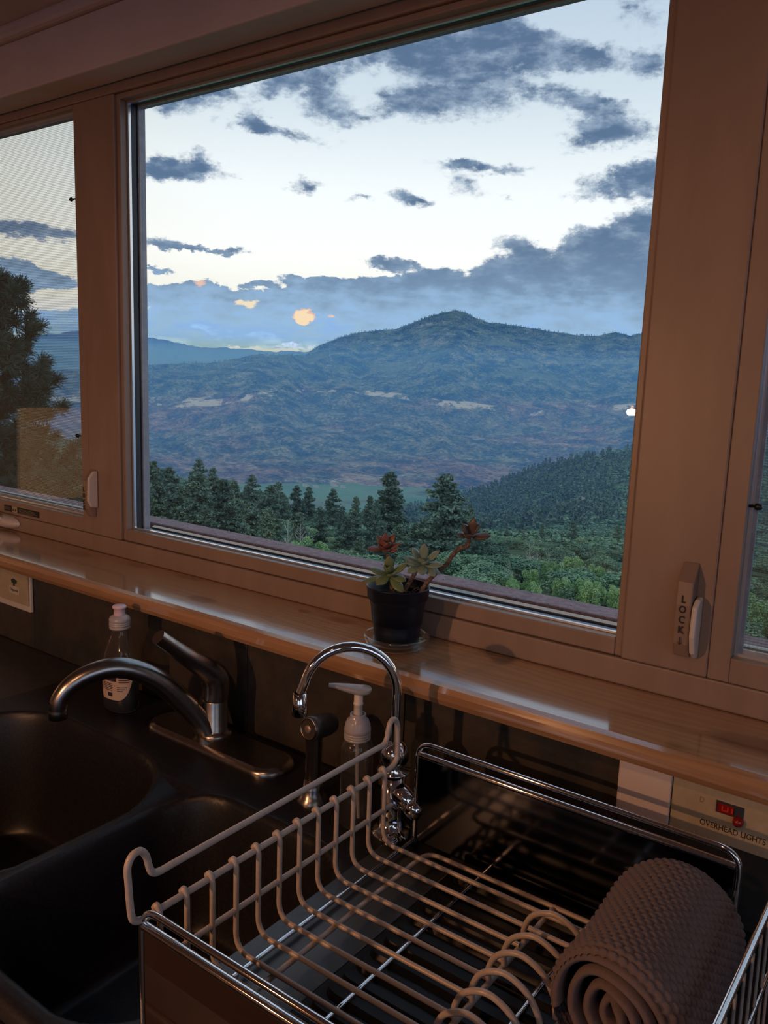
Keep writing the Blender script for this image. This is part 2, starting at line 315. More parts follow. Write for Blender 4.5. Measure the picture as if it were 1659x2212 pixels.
# ceiling of sloped boards, each a piece
cl = MB(); cl.prism([(.0, .612), (-3.95, 1.40), (-3.95, 1.48), (.0, .692)], 0, XL-.1, XR+.1)
ceil = struct('ceiling', cl, m_plaster, 'sloped pinkish ceiling rising from above the window', cat='ceiling')
hb = MB(); hb.box(XL, XR, -.063, 0, .507, .600)
struct('trim_1', hb, m_plaster, 'wide painted head casing board above the windows', .003, 'trim')
struct('trim_3', MB().box(XL, XR, -.078, 0, .6005, .628), m_plaster, 'shadowed moulding between head casing and ceiling', .008, 'trim')
sb = MB(); sb.box(XL, XR, -.155, .060, -.4135, -.384)
struct('trim_2', sb, m_pine, 'varnished knotty pine window sill with rounded front edge', .010, 'window sill')

# ------------------------------------------------------------------ window joinery
frame = thing('trim_4', 'painted mullions and rails framing the three kitchen windows', 'window frame', (-.9, 0, -.384), kind='structure')
for nm, a in (('rail', (-2.10, .40, 0, .062, -.3838, -.349)), ('rail', (-2.10, .40, 0, .062, .490, .5068)), ('mullion', (-1.4805, -1.378, 0, .062, -.3485, .4895)), ('mullion', (-.347, -.2405, 0, .062, -.3485, .4895)), ('jamb', (-2.10, -2.062, 0, .062, -.3485, .4895)), ('jamb', (.352, .40, 0, .062, -.3485, .4895))):
    MB().box(*a).build(nm, m_paint, frame, .0025)
def ring(x0, x1, z0, z1, w_, y0, y1, wb=None):
    wb = wb or w_; m = MB(); m.box(x0, x0+w_, y0, y1, z0, z1); m.box(x1-w_, x1, y0, y1, z0, z1); m.box(x0+w_, x1-w_, y0, y1, z0, z0+wb); m.box(x0+w_, x1-w_, y0, y1, z1-w_, z1); return m
def text_mesh(txt, size, loc, rotx=90, m=None, parent=None, name='lettering', vertical=False, rotz=0, ext=.0002, sx=1.0, bold=0.0):
    cu = bpy.data.curves.new(name, 'FONT'); cu.body = txt if not vertical else '\n'.join(txt); cu.size = size; cu.align_x = 'CENTER'; cu.align_y = 'CENTER'; cu.extrude = ext; cu.space_line = 1.0; cu.resolution_u = 3; cu.offset = bold
    tmp = bpy.data.objects.new('tmp', cu); C.objects.link(tmp); dg = bpy.context.evaluated_depsgraph_get(); me = bpy.data.meshes.new_from_object(tmp.evaluated_get(dg)); bpy.data.objects.remove(tmp)
    me.name = name
    me.transform(Matrix.Translation(Vector(loc)+Vector((0, 0, H))-(ORG[parent.name] if parent else Vector((0, 0, 0)))) @ Matrix.Rotation(R(rotz), 4, 'Z') @ Matrix.Rotation(R(rotx), 4, 'X') @ Matrix.Diagonal((sx, 1, 1, 1)))
    me.materials.clear(); return link(name, me, m, parent)
w4 = thing('added_window_4', 'added unseen window in the rear wall, letting in cool fill light', 'window', (1.2, YR, -.7), kind='structure')  # unseen opening, added so cool sky light fills the window frames
ring(.2005, 2.1995, -.6995, .9995, .06, YR-.09, YR-.03).build('window_frame', m_paint, w4, .003)
MB().box(.261, 2.139, YR-.064, YR-.058, -.639, .939).build('glass_pane', m_pane, w4)
w5 = thing('added_window_5', 'added unseen window in the right hand wall, letting in cool fill light', 'window', (XR, -2.2, -.7), kind='structure')  # second added opening, more cool fill from the side
fr5 = MB(); fr5.box(XR+.03, XR+.09, -3.4995, -3.44, -.6995, 1.0995); fr5.box(XR+.03, XR+.09, -.96, -.9005, -.6995, 1.0995); fr5.box(XR+.03, XR+.09, -3.4395, -.9605, -.6995, -.64); fr5.box(XR+.03, XR+.09, -3.4395, -.9605, 1.04, 1.0995)
fr5.build('window_frame', m_paint, w5, .003); MB().box(XR+.058, XR+.064, -3.438, -.962, -.638, 1.038).build('glass_pane', m_pane, w5)
w2 = thing('window_2', 'large fixed picture window in the middle, looking onto the mountain', 'window', (-.86, .04, -.349), kind='structure')
ring(-1.3775, -.3475, -.3485, .4895, .010, .006, .022, .023).build('stop_bead', m_paint, w2, .002)
ring(-1.3775, -.3475, -.3485, .4895, .0135, .0277, .0395, .0205).build('gasket', m_gasket, w2)
ring(-1.3775, -.3475, -.3485, .4895, .0145, .0222, .0275, .026).build('glazing_strip', m_metalstrip, w2)
MB().box(-1.3595, -.3655, .040, .046, -.3285, .4725).build('glass_pane', m_pane, w2)
o = ring(-1.3775, -.3475, -.3485, .4895, .0145, .0464, .060, .0185); o.build('outer_frame', m_greyframe, w2)
MB().box(-1.3615, -.3635, .0630, .0700, -.3485, -.3268).build('outer_seal', m_gasket, w2)
MB().prism([(.0630, -.3270), (.0630, -.3266), (.0695, -.3240), (.0695, -.3270)][::-1], 0, -1.3615, -.3635).build('outer_sill_lip', pbr('cream_outer_lip', (.62, .64, .58), .5), w2)
m_knob = pbr('black_knob', (.006, .006, .008), .4)
def casement(name, label, x0, x1, z0, z1, gl, gr, knobs):
    t = thing(name, label, 'window', ((x0+x1)/2, .03, z0), kind='structure')
    m = MB(); gz0, gz1 = -.318, .482
    m.box(x0, gl, .001, .05, z0, z1); m.box(gr, x1, .001, .05, z0, z1); m.box(gl, gr, .001, .05, z0, gz0); m.box(gl, gr, .001, .05, gz1, z1)
    m.build('sash', m_paint, t, .0012)
    ring(gl, gr, gz0, gz1, .004, .014, .03).build('glazing_strip', m_metalstrip, t)
    MB().box(gl+.001, gr-.001, .036, .041, gz0+.001, gz1-.001).build('glass_pane', m_pane, t)
    MB().box(gl-.02, gr+.02, .0525, .063, z0, gz0+.003).build('outer_sill_lip', bpy.data.materials['cream_outer_lip'], t)
    MB().box(gl+.004, gr-.004, .0225, .0235, gz0+.004, gz1-.004).build('insect_screen', m_screen, t)
    ring(gl+.002, gr-.002, gz0+.002, gz1-.002, .006, .0205, .0255).build('screen_frame', m_greyframe, t)
    for kx, kz, sg in knobs:
        k = MB(); L_ = .022 if sg < 0 else .006; k.lathe([(0, 0), (.0016, 0), (.0016, L_), (.0036, L_+.001), (.0043, L_+.004), (.0032, L_+.008), (0, L_+.0085)], (kx, .010, kz), (sg, 0, 0), 12); k.build('screen_plunger', m_knob, t)
    return t
w1 = casement('window_1', 'left casement window with insect screen and a pine tree close outside', -2.0615, -1.4808, -.3482, .489, -2.03, -1.5055, [(-1.5055, .319, -1), (-1.5055, -.150, -1)])
w3 = casement('window_3', 'right casement window with insect screen, cut by the picture edge', -.2402, .3515, -.3482, .489, -.2155, .32, [(-.2155, -.136, 1), (-.2155, .32, 1)])
# sash lock housings
def lock(parent, x0, x1, z0, z1, raised, side):
    k = MB(); k.prism([(-.0005, z1), (-.020, z1-.022), (-.022, z1-.05), (-.020, z0+.018), (-.010, z0), (-.0005, z0-.001)][::-1], 0, x0, x1)
    lk = k.build('lock_housing', m_paint, parent, .002); ORG[lk.name] = ORG[parent.name]
    lv = MB(); xs = (x1+.001, x1+.008) if side > 0 else (x0-.008, x0-.001)
    if raised: lv.prism([(-.001, z1-.002), (-.012, z1-.003), (-.0225, z1-.016), (-.0250, z0+.035), (-.018, z0+.022), (-.001, z0+.019)][::-1], 0, *xs)
    else: lv.prism([(-.001, z1-.040), (-.014, z1-.042), (-.024, z1-.050), (-.026, z0+.030), (-.018, z0+.008), (-.006, z0-.001), (-.001, z0)][::-1], 0, *xs)
    lv.build('lock_lever', m_white, parent, .003)
lock(w3, -.2790, -.2600, -.325, -.209, 0, 1)
text_mesh('LOCK', .0125, (-.2695, -.0226, -.2705), m=m_ink, parent=w3, vertical=True, sx=.85, bold=.00025)
ar = MB(); ar.box(-.2698, -.2690, -.0229, -.0224, -.3065, -.2975); ar.prism([(-.0229, -.0), (-.0224, 0), (-.0224, .001), (-.0229, .001)], 0, -.2700, -.2690)
ar.v = ar.v[:8]; ar.f = ar.f[:6]; ar.sm = ar.sm[:6]; ar.mi = ar.mi[:6]
ar.add([(-.2725, -.0228, -.3035), (-.2694, -.0228, -.3075), (-.2663, -.0228, -.3035), (-.2694, -.0228, -.3050)], [(0, 1, 3), (3, 1, 2)]); ar.build('arrow_mark', m_ink, w3)
lock(w1, -1.4740, -1.4560, -.310, -.213, 1, 1)
text_mesh('LOCK', .0125, (-1.4665, -.0226, -.2720), m=m_ink, parent=w1, vertical=True, sx=.8, bold=.0003)
# crank operator and stickers on the left sash
ck = MB(); ck.lathe([(.0, .018), (.012, .0175), (.020, .014), (.026, .006), (.028, 0)], (-1.800, -.0012, -.366), (0, -1, 0), 28, True, 1.9, .55); ck.build('crank_housing', m_white, w1)
ck = MB(); ck.tube(smooth_path([(-1.795, -.014, -.361), (-1.803, -.026, -.352), (-1.83, -.030, -.349), (-1.87, -.026, -.353), (-1.895, -.020, -.357)], 5), [.0055]*21, 8); ck.build('crank_handle', m_white, w1)
for x0, x1, mt in ((-1.8110, -1.7790, m_ink), (-1.7780, -1.7570, m_beige), (-1.7560, -1.6700, m_ink)):
    MB().box(x0, x1, -.0008, .0005, -.3415, -.3285).build('sticker', mt, w1)
tr_ = MB()
for cx in (-1.7725, -1.7630):
    tr_.add([(cx-.0035, -.0011, -.3385), (cx+.0035, -.0011, -.3385), (cx, -.0011, -.3315)], [(0, 1, 2)])
tr_.build('warning_triangle', m_ink, w1)
fl = MB()
for i in range(4): fl.box(-1.750+.0, -1.690+.006*(i % 3), -.0012, -.0007, -.3320-.0026*i, -.3312-.0026*i)
for i in range(3): fl.box(-1.808, -1.784, -.0012, -.0007, -.3320-.0028*i, -.3312-.0028*i)
fl.build('fine_print', pbr('grey_print', (.25, .2, .17), .6), w1)

# OUTDOOR-BEGIN
# ------------------------------------------------------------------ outside: ledge, valley, mountains
m_ledge = pbr('rough_brown_board', (.36, .26, .28), .9, spec=.2, extra=x_speck((.31, .22, .24), (.42, .31, .33), 90, st=.5, dist=.003))
led = thing('trim_5', 'rough purplish brown beam running along outside below the windows', 'ledge', (-.9, .24, -.40), kind='structure')
MB().box(-3.3, 1.4, .208, .266, -.42, -.3605).build('beam', m_ledge, led, .004)
ck_ = MB(); rng = random.Random(8)
for i in range(150):
    a = -2.1+2.4*rng.random(); b_2 = .212+.05*rng.random(); s_ = .0006+.0008*rng.random(); ck_.box(a-s_, a+s_, b_2-s_, b_2+s_, -.3604, -.3604+s_)
ck_.build('grit', pbr('pale_grit', (.5, .5, .52), .7), led)
MB().box(-3.3, 1.4, .0995, .207, -.46, -.400).build('sill_flashing', m_gasket, led)

def fbm(x, y, oct_=6, seed=0, ridged=False):
    rs = np.random.RandomState(seed); v = np.zeros_like(x); amp = .5; f = 1.0
    for o_ in range(oct_):
        g = rs.rand(64, 64)*2*np.pi; gx, gy = np.cos(g), np.sin(g)
        xs, ys = x*f+17.3*o_, y*f+9.1*o_; xi = np.floor(xs).astype(int); yi = np.floor(ys).astype(int); fx = xs-xi; fy = ys-yi
        def dt_(ix, iy): return gx[ix % 64, iy % 64]*(xs-ix)+gy[ix % 64, iy % 64]*(ys-iy)
        ux = fx*fx*fx*(fx*(fx*6-15)+10); uy = fy*fy*fy*(fy*(fy*6-15)+10)
        n = (dt_(xi, yi)*(1-ux)+dt_(xi+1, yi)*ux)*(1-uy)+(dt_(xi, yi+1)*(1-ux)+dt_(xi+1, yi+1)*ux)*uy
        v += amp*((1-2*np.abs(n)*1.4) if ridged else n*1.4); amp *= .5; f *= 2.03
    return v
def np_mesh(name, V, Fq, m, smooth=True, parent=None, cols=None):
    me = bpy.data.meshes.new(name); nv, nf = len(V), len(Fq); k = Fq.shape[1]
    me.vertices.add(nv); me.vertices.foreach_set('co', np.ascontiguousarray(V, dtype=np.float32).ravel())
    me.loops.add(nf*k); me.loops.foreach_set('vertex_index', np.ascontiguousarray(Fq, dtype=np.int32).ravel())
    me.polygons.add(nf); me.polygons.foreach_set('loop_start', np.arange(0, nf*k, k, dtype=np.int32)); me.polygons.foreach_set('loop_total', np.full(nf, k, dtype=np.int32))
    me.polygons.foreach_set('use_smooth', np.full(nf, smooth))
    me.update(calc_edges=True)
    if name is None: return me
    return me
AZ = np.array([0, 10, 19.5, 25, 29, 33, 36, 41, 44, 47, 50, 52.5, 57, 62, 75])
EL = {8: [-25]*15, 30: [-18.5]*9+[-17.5, -16.5, -16, -15, -14.5, -14], 70: [-16]*8+[-15.5, -14.5, -13.5, -13, -12, -11.5, -11],
 150: [-13]*8+[-12.6, -12, -11.6, -11.3, -10.6, -10, -10], 250: [-11.6]*8+[-11.3, -10.8, -10.3, -10, -9, -8, -7.5],
 400: [-10.2, -10.4, -10.6, -10.8, -11, -11.1, -11.1, -10.9, -10.5, -9.6, -8.9, -8.2, -7, -6, -5.5],
 600: [-9.5, -9.8, -10.2, -10.6, -10.9, -11.1, -11.1, -10.9, -9.9, -8.9, -7.9, -6.6, -5.4, -4.5, -4],
 900: [-5, -5.6, -7.2, -8.7, -9.7, -10, -10.4, -10.5, -10.5, -10.1, -9.7, -9.2, -8.6, -8, -8],
 1300: [-2.2, -3.1, -4.35, -6.0, -8.0, -9.0, -9.9, -10.4, -10.5, -10.3, -10.2, -10.1, -10, -10, -10],
 1800: [-5, -6, -7.2, -8.3, -9.6, -10, -10.6, -10.8, -10.8, -10.8, -10.6, -10.5, -10.5, -10.5, -10.5]}
DS = np.array(sorted(EL))
ZT = np.array([[math.tan(R(e))*d for e in EL[d]] for d in DS])
FLOOR_Z = -400.0
def ground_z(az, d):                       # relative to the eye
    az = np.asarray(az, float); d = np.asarray(d, float)
    cols = np.stack([np.interp(az, AZ, ZT[i]) for i in range(len(DS))], 0)
    dd = np.append(DS, [2450., 9000.]); cols = np.concatenate([cols, np.full((2,)+az.shape, FLOOR_Z)], 0)
    i = np.clip(np.searchsorted(dd, d)-1, 0, len(dd)-2); t = np.clip((d-dd[i])/(dd[i+1]-dd[i]), 0, 1)
    a = np.take_along_axis(cols, i[None], 0)[0]; b = np.take_along_axis(cols, i[None]+1, 0)[0]
    ts = t*t*(3-2*t); t = .5*t+.5*ts
    z = a*(1-t)+b*t
    x = -np.sin(np.radians(az))*d; y = np.cos(np.radians(az))*d
    amp = np.clip((d-60)/300, 0, 1)*np.clip((2450-d)/500, 0, 1)
    return z+amp*(fbm(x/260, y/260, 6, 3)*16)+np.clip(d/60, 0, 1)*fbm(x/14, y/14, 4, 5)*1.1*np.clip((2300-d)/300, 0, 1)
def pol(az, d): a = np.radians(az); return -np.sin(a)*d, -1+np.cos(a)*d
def polar_grid(az0, az1, na, ds_, zf):
    az = np.linspace(az0, az1, na); A, D = np.meshgrid(az, ds_); Z = zf(A, D); X, Y = pol(A, D)
    V = np.stack([X.ravel(), Y.ravel(), Z.ravel()+H], 1); idx = np.arange(A.size).reshape(A.shape)
    q = np.stack([idx[:-1, :-1], idx[1:, :-1], idx[1:, 1:], idx[:-1, 1:]], -1).reshape(-1, 4); return V, q
def x_scrub(t, b):
    p = wpos(t); n1 = t.noise(p, .012, 5, .6).outputs['Fac']; n2 = t.noise(p, .11, 5, .65).outputs['Fac']; n3 = t.noise(p, .9, 3, .6).outputs['Fac']
    col = t.ramp(t.math('ADD', t.math('MULTIPLY', n2, .65), t.math('MULTIPLY', n3, .35)), [(.35, (.045, .09, .06)), (.5, (.095, .16, .09)), (.6, (.14, .20, .11)), (.72, (.23, .22, .14))])
    col = t.mix(t.maprange(n1, .5, .68, 0, .55), col, c4((.12, .10, .07)))
    z = t.N('ShaderNodeSeparateXYZ', {0: p}).outputs[2]
    fieldn = t.noise(scl(t, p, (1, 1, 0)), .004, 4, .5).outputs['Fac']
    fld = t.ramp(fieldn, [(.4, (.10, .20, .10)), (.52, (.14, .26, .12)), (.6, (.16, .21, .11)), (.68, (.05, .085, .05))])
    col = t.mix(t.maprange(z, -392, -380, 1, 0), col, fld)
    setc(t, b, col); bump(t, b, t.math('ADD', n2, t.math('MULTIPLY', n3, .25)), .8, 3.0)
m_scrub = pbr('scrub_hillside', (.05, .08, .04), .95, spec=.05, extra=x_scrub)
V, q = polar_grid(-8, 82, 620, np.concatenate([np.geomspace(3.0, 2300, 250), np.linspace(2350, 3600, 30)]), ground_z)
o = link('hillside', np_mesh('hillside', V, q, m_scrub), m_scrub); tag(o, 'green brushy slope falling away from the house to the valley meadow', 'hillside', kind='structure')

RID = np.array([(-10, 2.2), (0, 2.4), (12, 2.84), (19.35, 2.99), (20.27, 2.89), (21.16, 3.1), (22.2, 2.86), (23.21, 2.82), (25.63, 3.06), (27.79, 3.4), (29.34, 3.57), (30.28, 3.78), (31.0, 4.1), (31.7, 4.2), (32.6, 4.08), (33.71, 3.74), (35.56, 2.95), (37.43, 2.7), (38.69, 2.53), (40.86, 1.74), (41.79, 1.09), (44.89, .98), (48.25, .24), (52.36, -.06), (61, -.94), (82, -1.2)])
def mount_z(az, d):
    r_ = np.interp(az, RID[:, 0], RID[:, 1]); Dm = np.interp(az, [38, 41.5, 43, 60], [7200, 6600, 6000, 5600])
    t = np.clip((d-2850)/(Dm-2850), 0, 1.0); x = -np.sin(np.radians(az))*d; y = np.cos(np.radians(az))*d
    shp = 1-(1-t)**1.25; shp = .82*shp+.18*(t+.05*np.sin(t*26+fbm(x/900, y/900, 3, 2)*5))
    el = -8.05+(r_+8.05)*np.clip(shp, 0, 1.02)
    z = np.tan(np.radians(el))*d
    g = fbm(x/1500, y/1500, 7, 11, True)*120+fbm(x/420, y/420, 5, 12, True)*42
    env = np.sin(np.pi*np.clip(t, 0, 1))**.8
    z = z+(g-85)*env*1.0+fbm(x/120, y/120, 4, 13)*np.clip(t*6, 0, 1)*9+fbm(x/420, y/420, 4, 14)*np.clip(t*4, 0, 1)*7
    over = np.clip((d-Dm)/1500, 0, 1); return np.where(d > Dm, z-over*500, z)-np.clip((2950-d)/80, 0, 1)*20
def x_mount(t, b):
    p = wpos(t); z = t.N('ShaderNodeSeparateXYZ', {0: p}).outputs[2]
    n1 = t.noise(p, .0012, 6, .62).outputs['Fac']; n2 = t.noise(p, .009, 7, .72).outputs['Fac']; n3 = t.noise(p, .06, 4, .7).outputs['Fac']
    speck = t.math('ADD', t.math('MULTIPLY', n2, .55), t.math('MULTIPLY', n3, .45))
    scrub = t.ramp(speck, [(.40, (.006, .018, .013)), (.47, (.04, .075, .05)), (.51, (.10, .15, .095)), (.57, (.27, .30, .20)), (.64, (.42, .42, .32))])
    soil = t.ramp(speck, [(.40, (.012, .022, .018)), (.46, (.11, .065, .052)), (.51, (.26, .14, .11)), (.57, (.40, .25, .20)), (.64, (.58, .46, .40))])
    zz = t.math('MULTIPLY_ADD', t.noise(p, .0022, 4, .5).outputs['Fac'], 260.0, z)
    lowf = t.maprange(zz, -60, 40, 1, 0)
    redn = t.maprange(n1, .42, .58)
    col = t.mix(t.math('MULTIPLY', lowf, t.math('MULTIPLY_ADD', redn, .6, .15)), scrub, soil)
    grassy = t.math('MULTIPLY', t.maprange(t.noise(scl(t, p, (1, 1, 3)), .0028, 6, .6).outputs['Fac'], .52, .62), t.maprange(zz, 20, 120))
    col = t.mix(t.math('MULTIPLY', grassy, .65), col, c4((.17, .25, .13)))
    # pale rock bands following strata
    band = t.math('SINE', t.math('MULTIPLY_ADD', z, .020, t.math('MULTIPLY', t.noise(p, .0006, 3, .5).outputs['Fac'], 9.0)))
    bm_ = t.math('MULTIPLY', t.maprange(band, .90, .97), t.maprange(t.noise(p, 0.004, 7, .75).outputs['Fac'], .49, .55))
    bm_ = t.math('MULTIPLY', bm_, t.maprange(z, 40, 160, 1, 0))
    col = t.mix(t.math('MULTIPLY', bm_, .8), col, c4((.80, .76, .72)))
    cl_ = t.math('MULTIPLY', t.maprange(speck, .50, .60), t.maprange(t.noise(p, .0018, 3, .5).outputs['Fac'], .55, .64))
    col = t.mix(t.math('MULTIPLY', cl_, .5), col, c4((.34, .27, .23)))
    setc(t, b, col); bump(t, b, speck, 1.0, 30.0)
m_mount = pbr('mountain_scrub_and_rock', (.05, .07, .05), 1.0, spec=.0, extra=x_mount)
V, q = polar_grid(2, 70, 760, np.concatenate([np.linspace(2800, 7300, 300), np.linspace(7350, 8800, 20)]), mount_z)
o = link('mountain', np_mesh('mountain', V, q, m_mount), m_mount); tag(o, 'broad scrub covered mountain with a rounded peak across the valley', 'mountain', kind='structure')
FAR = np.array([(0, 1.5), (15, 2.5), (19.1, 3.0), (19.7, 3.12), (20.6, 2.8), (22, 2.3), (30, 1.5), (40.85, 1.5), (41.6, 1.3), (43.66, 1.18), (46.74, 1.3), (49.16, 1.33), (50.94, 1.64), (52.34, 1.79), (54, 1.95), (56.51, 1.97), (58.29, 1.68), (59.64, 1.45), (61, 1.19), (75, 1.6)])
def far_z(az, d):
    el = np.interp(az, FAR[:, 0], FAR[:, 1]); x = az*3.1
    el = el+(fbm(x, x*0+.5, 5, 21)*.16); t = np.clip((d-15000)/3500, 0, 1)
    n = fbm(az*.9, d/1800, 5, 22, True)*.28*np.sin(np.pi*t)
    return np.tan(np.radians(-2.2+(el+2.2)*t**.8+n))*d
m_far = pbr('far_range_rock', (.06, .075, .07), 1.0, spec=0, extra=x_speck((.045, .06, .055), (.09, .095, .085), .001, st=.3, dist=60))
V, q = polar_grid(2, 72, 420, np.linspace(15000, 18500, 40), far_z)
o = link('mountain_range', np_mesh('mountain_range', V, q, m_far), m_far); tag(o, 'distant hazy blue mountain range low on the horizon at the left', 'mountain', kind='structure')

# real haze filling the valley up to a little above the house
hz_m = bpy.data.materials.new('blue_valley_haze'); hz_m.use_nodes = True; t_ = NT(hz_m.node_tree)
vs_n = t_.N('ShaderNodeVolumeScatter', {'Color': (.13, .38, 1.0, 1), 'Density': HAZE, 'Anisotropy': .35}); t_.N('ShaderNodeOutputMaterial', {1: vs_n.outputs[0]})
def haze_body(name, d0, d1, z0, z1, a0, a1, m, label):
    az = np.linspace(a0, a1, 28); vs_ = []
    for z in (z0, z1):
        for d in (d0, d1): vs_ += [(*pol(a, d), z) for a in az]
    n = len(az); q_ = []
    for i in range(n-1):
        q_ += [(i, i+1, n+i+1, n+i), (2*n+i, 3*n+i, 3*n+i+1, 2*n+i+1), (i, 2*n+i, 2*n+i+1, i+1), (n+i, n+i+1, 3*n+i+1, 3*n+i)]
    q_ += [(0, n, 3*n, 2*n), (n-1, 3*n-1, 4*n-1, 2*n-1)]
    mb = MB(); mb.add([(float(a), float(b), float(c)) for a, b, c in vs_], q_); o = mb.build(name, m); return tag(o, label, 'haze', kind='stuff')
haze_body('valley_haze', 60, 8850, -900, HAZE_TOP, -70, 100, hz_m, 'thin blue evening haze filling the air between house and mountain')
hz_l = bpy.data.materials.new('low_blue_haze'); hz_l.use_nodes = True; t_ = NT(hz_l.node_tree)
vs_n = t_.N('ShaderNodeVolumeScatter', {'Color': (.13, .38, 1.0, 1), 'Density': HAZE_LOW, 'Anisotropy': .35}); t_.N('ShaderNodeOutputMaterial', {1: vs_n.outputs[0]})
haze_body('low_haze', 600, 8000, -850, -110, -60, 95, hz_l, 'denser blue haze lying low over the valley meadow and mountain foot')
hz_f = bpy.data.materials.new('far_blue_haze'); hz_f.use_nodes = True; t_ = NT(hz_f.node_tree)
vs_n = t_.N('ShaderNodeVolumeScatter', {'Color': (.09, .25, 1.0, 1), 'Density': HAZE_FAR, 'Anisotropy': .65}); t_.N('ShaderNodeOutputMaterial', {1: vs_n.outputs[0]})
haze_body('far_haze', 8900, 14900, -900, 330, -70, 100, hz_f, 'deeper blue haze beyond the mountain in front of the distant range')

# ---- vegetation prototypes
def leaf_cards(cen, nrm_bias, size, rs, aspect=1.6):
    n = len(cen); a = rs.normal(size=(n, 3))+nrm_bias; a /= np.linalg.norm(a, axis=1, keepdims=True)
    b = np.cross(a, rs.normal(size=(n, 3))); b /= np.linalg.norm(b, axis=1, keepdims=True); c = np.cross(a, b)
    s = size*(.6+.8*rs.rand(n, 1)); b = b*s*aspect*.5; c = c*s*.5
    return np.stack([cen-b, cen-c, cen+b, cen+c], 1).reshape(-1, 3)
def quads_mesh(name, V, m, extra=None):
    q_ = np.arange(len(V)).reshape(-1, 4); return np_mesh(name, V, q_, m, False)
def tube_np(p0, p1, r0, r1, seg=5):
    p0 = np.array(p0, float); p1 = np.array(p1, float); d = p1-p0; d /= np.linalg.norm(d)+1e-9; a = np.cross(d, [.3, .9, .2]); a /= np.linalg.norm(a); b = np.cross(d, a)
    th = np.linspace(0, 2*np.pi, seg+1); ca, sa_ = np.cos(th)[:, None], np.sin(th)[:, None]
    r_a = p0+r0*(a*ca+b*sa_); r_b = p1+r1*(a*ca+b*sa_)
    return np.concatenate([np.stack([r_a[k], r_a[k+1], r_b[k+1], r_b[k]]) for k in range(seg)])
def fol_mat(name, stops, sc_, rough=.75):
    def f(t, b):
        p = wpos(t); oi = t.N('ShaderNodeObjectInfo').outputs['Random']
        n = t.noise(p, sc_, 3, .6).outputs['Fac']; v = t.math('ADD', t.math('MULTIPLY', n, .75), t.math('MULTIPLY', oi, .25)); setc(t, b, t.ramp(v, stops))
        n2 = t.N('ShaderNodeNewGeometry')
    m = pbr(name, stops[1][1], rough, spec=.15, extra=f); return m
m_pineleaf = fol_mat('pine_foliage', [(.3, (.10, .165, .135)), (.5, (.17, .265, .20)), (.7, (.27, .37, .24))], .8)
m_oakleaf = fol_mat('oak_foliage', [(.3, (.09, .18, .13)), (.5, (.18, .31, .20)), (.7, (.32, .45, .26))], .35)
m_aspenleaf = fol_mat('aspen_foliage', [(.3, (.20, .36, .17)), (.5, (.33, .52, .24)), (.7, (.50, .66, .30))], .5)
m_bark = pbr('brown_bark', (.09, .06, .045), .9, extra=x_speck((.05, .035, .028), (.13, .09, .07), 6, st=.4, dist=.02))
m_whitebark = pbr('pale_aspen_bark', (.50, .50, .46), .8, extra=x_speck((.35, .34, .31), (.58, .58, .54), 3, st=.1))
rsg = np.random.RandomState(5)
def conifer(seed, n=3000, wid=.2, low=.12, sparse=.0, tip=1.0, card=.024, rag=.35):
    rs = np.random.RandomState(seed); cen = []; wood = [tube_np((0, 0, -.06), (0, 0, .97), .013, .003, 6)]
    nb = 62; per = n//nb
    for k in range(nb):
        f = low+(1-low)*((k+.5)/nb)**.85; L = wid*(1-((f-low)/(1-low))**1.35)**.75*(1-rag*rs.rand())+.012; L *= min(1, .55+(f-low)*3.0)
        a = rs.rand()*6.283; dz = .10*L*(1-2*f)+.25*L*(f-.5)
        tipp = np.array([math.cos(a)*L, math.sin(a)*L, f+dz]); base = np.array([0, 0, f-.02])
        wood.append(tube_np(base, tipp*.9+base*.1, .0035, .0012, 3))
        u_ = rs.rand(per)**.6; c = base+(tipp-base)*u_[:, None]; c += rs.normal(size=(per, 3))*np.array([.020, .020, .011])*(.5+L/wid)
        cen.append(c)
    cen = np.concatenate(cen); cen[:, 2] = np.minimum(cen[:, 2], 1.0-.2*np.hypot(cen[:, 0], cen[:, 1])*0)
    return leaf_cards(cen, np.array([0, 0, .5]), card, rs), np.concatenate(wood)
def crown(seed, n=4200, lobes=11, card=.034, squash=.75, trunk=.35, tw=.02, lr=.17):
    rs = np.random.RandomState(seed); lob = []
    for k in range(lobes):
        a = rs.rand()*6.283; r_ = .30*math.sqrt(rs.rand()); lob.append((math.cos(a)*r_, math.sin(a)*r_, trunk+(1-trunk)*(.15+.7*rs.rand()), lr+.6*lr*rs.rand()))
    lob.append((0, 0, .80, lr*1.1)); lob = np.array(lob); pick = rs.randint(0, len(lob), n)
    d = rs.normal(size=(n, 3)); d /= np.linalg.norm(d, axis=1, keepdims=True); d[:, 2] = np.where(rs.rand(n) < .7, np.abs(d[:, 2]), d[:, 2])
    rad = lob[pick, 3:4]*(.75+.28*rs.rand(n, 1)); cen = lob[pick, :3]+d*rad*np.array([1, 1, squash])
    return leaf_cards(cen, d*1.2+np.array([0, 0, .3]), card, rs, 1.3), np.concatenate([tube_np((0, 0, -.1), (0, 0, .7), tw, tw*.4, 6)]+[tube_np((0, 0, .3+.05*i), lob[i, :3], tw*.4, tw*.15, 3) for i in range(5)])
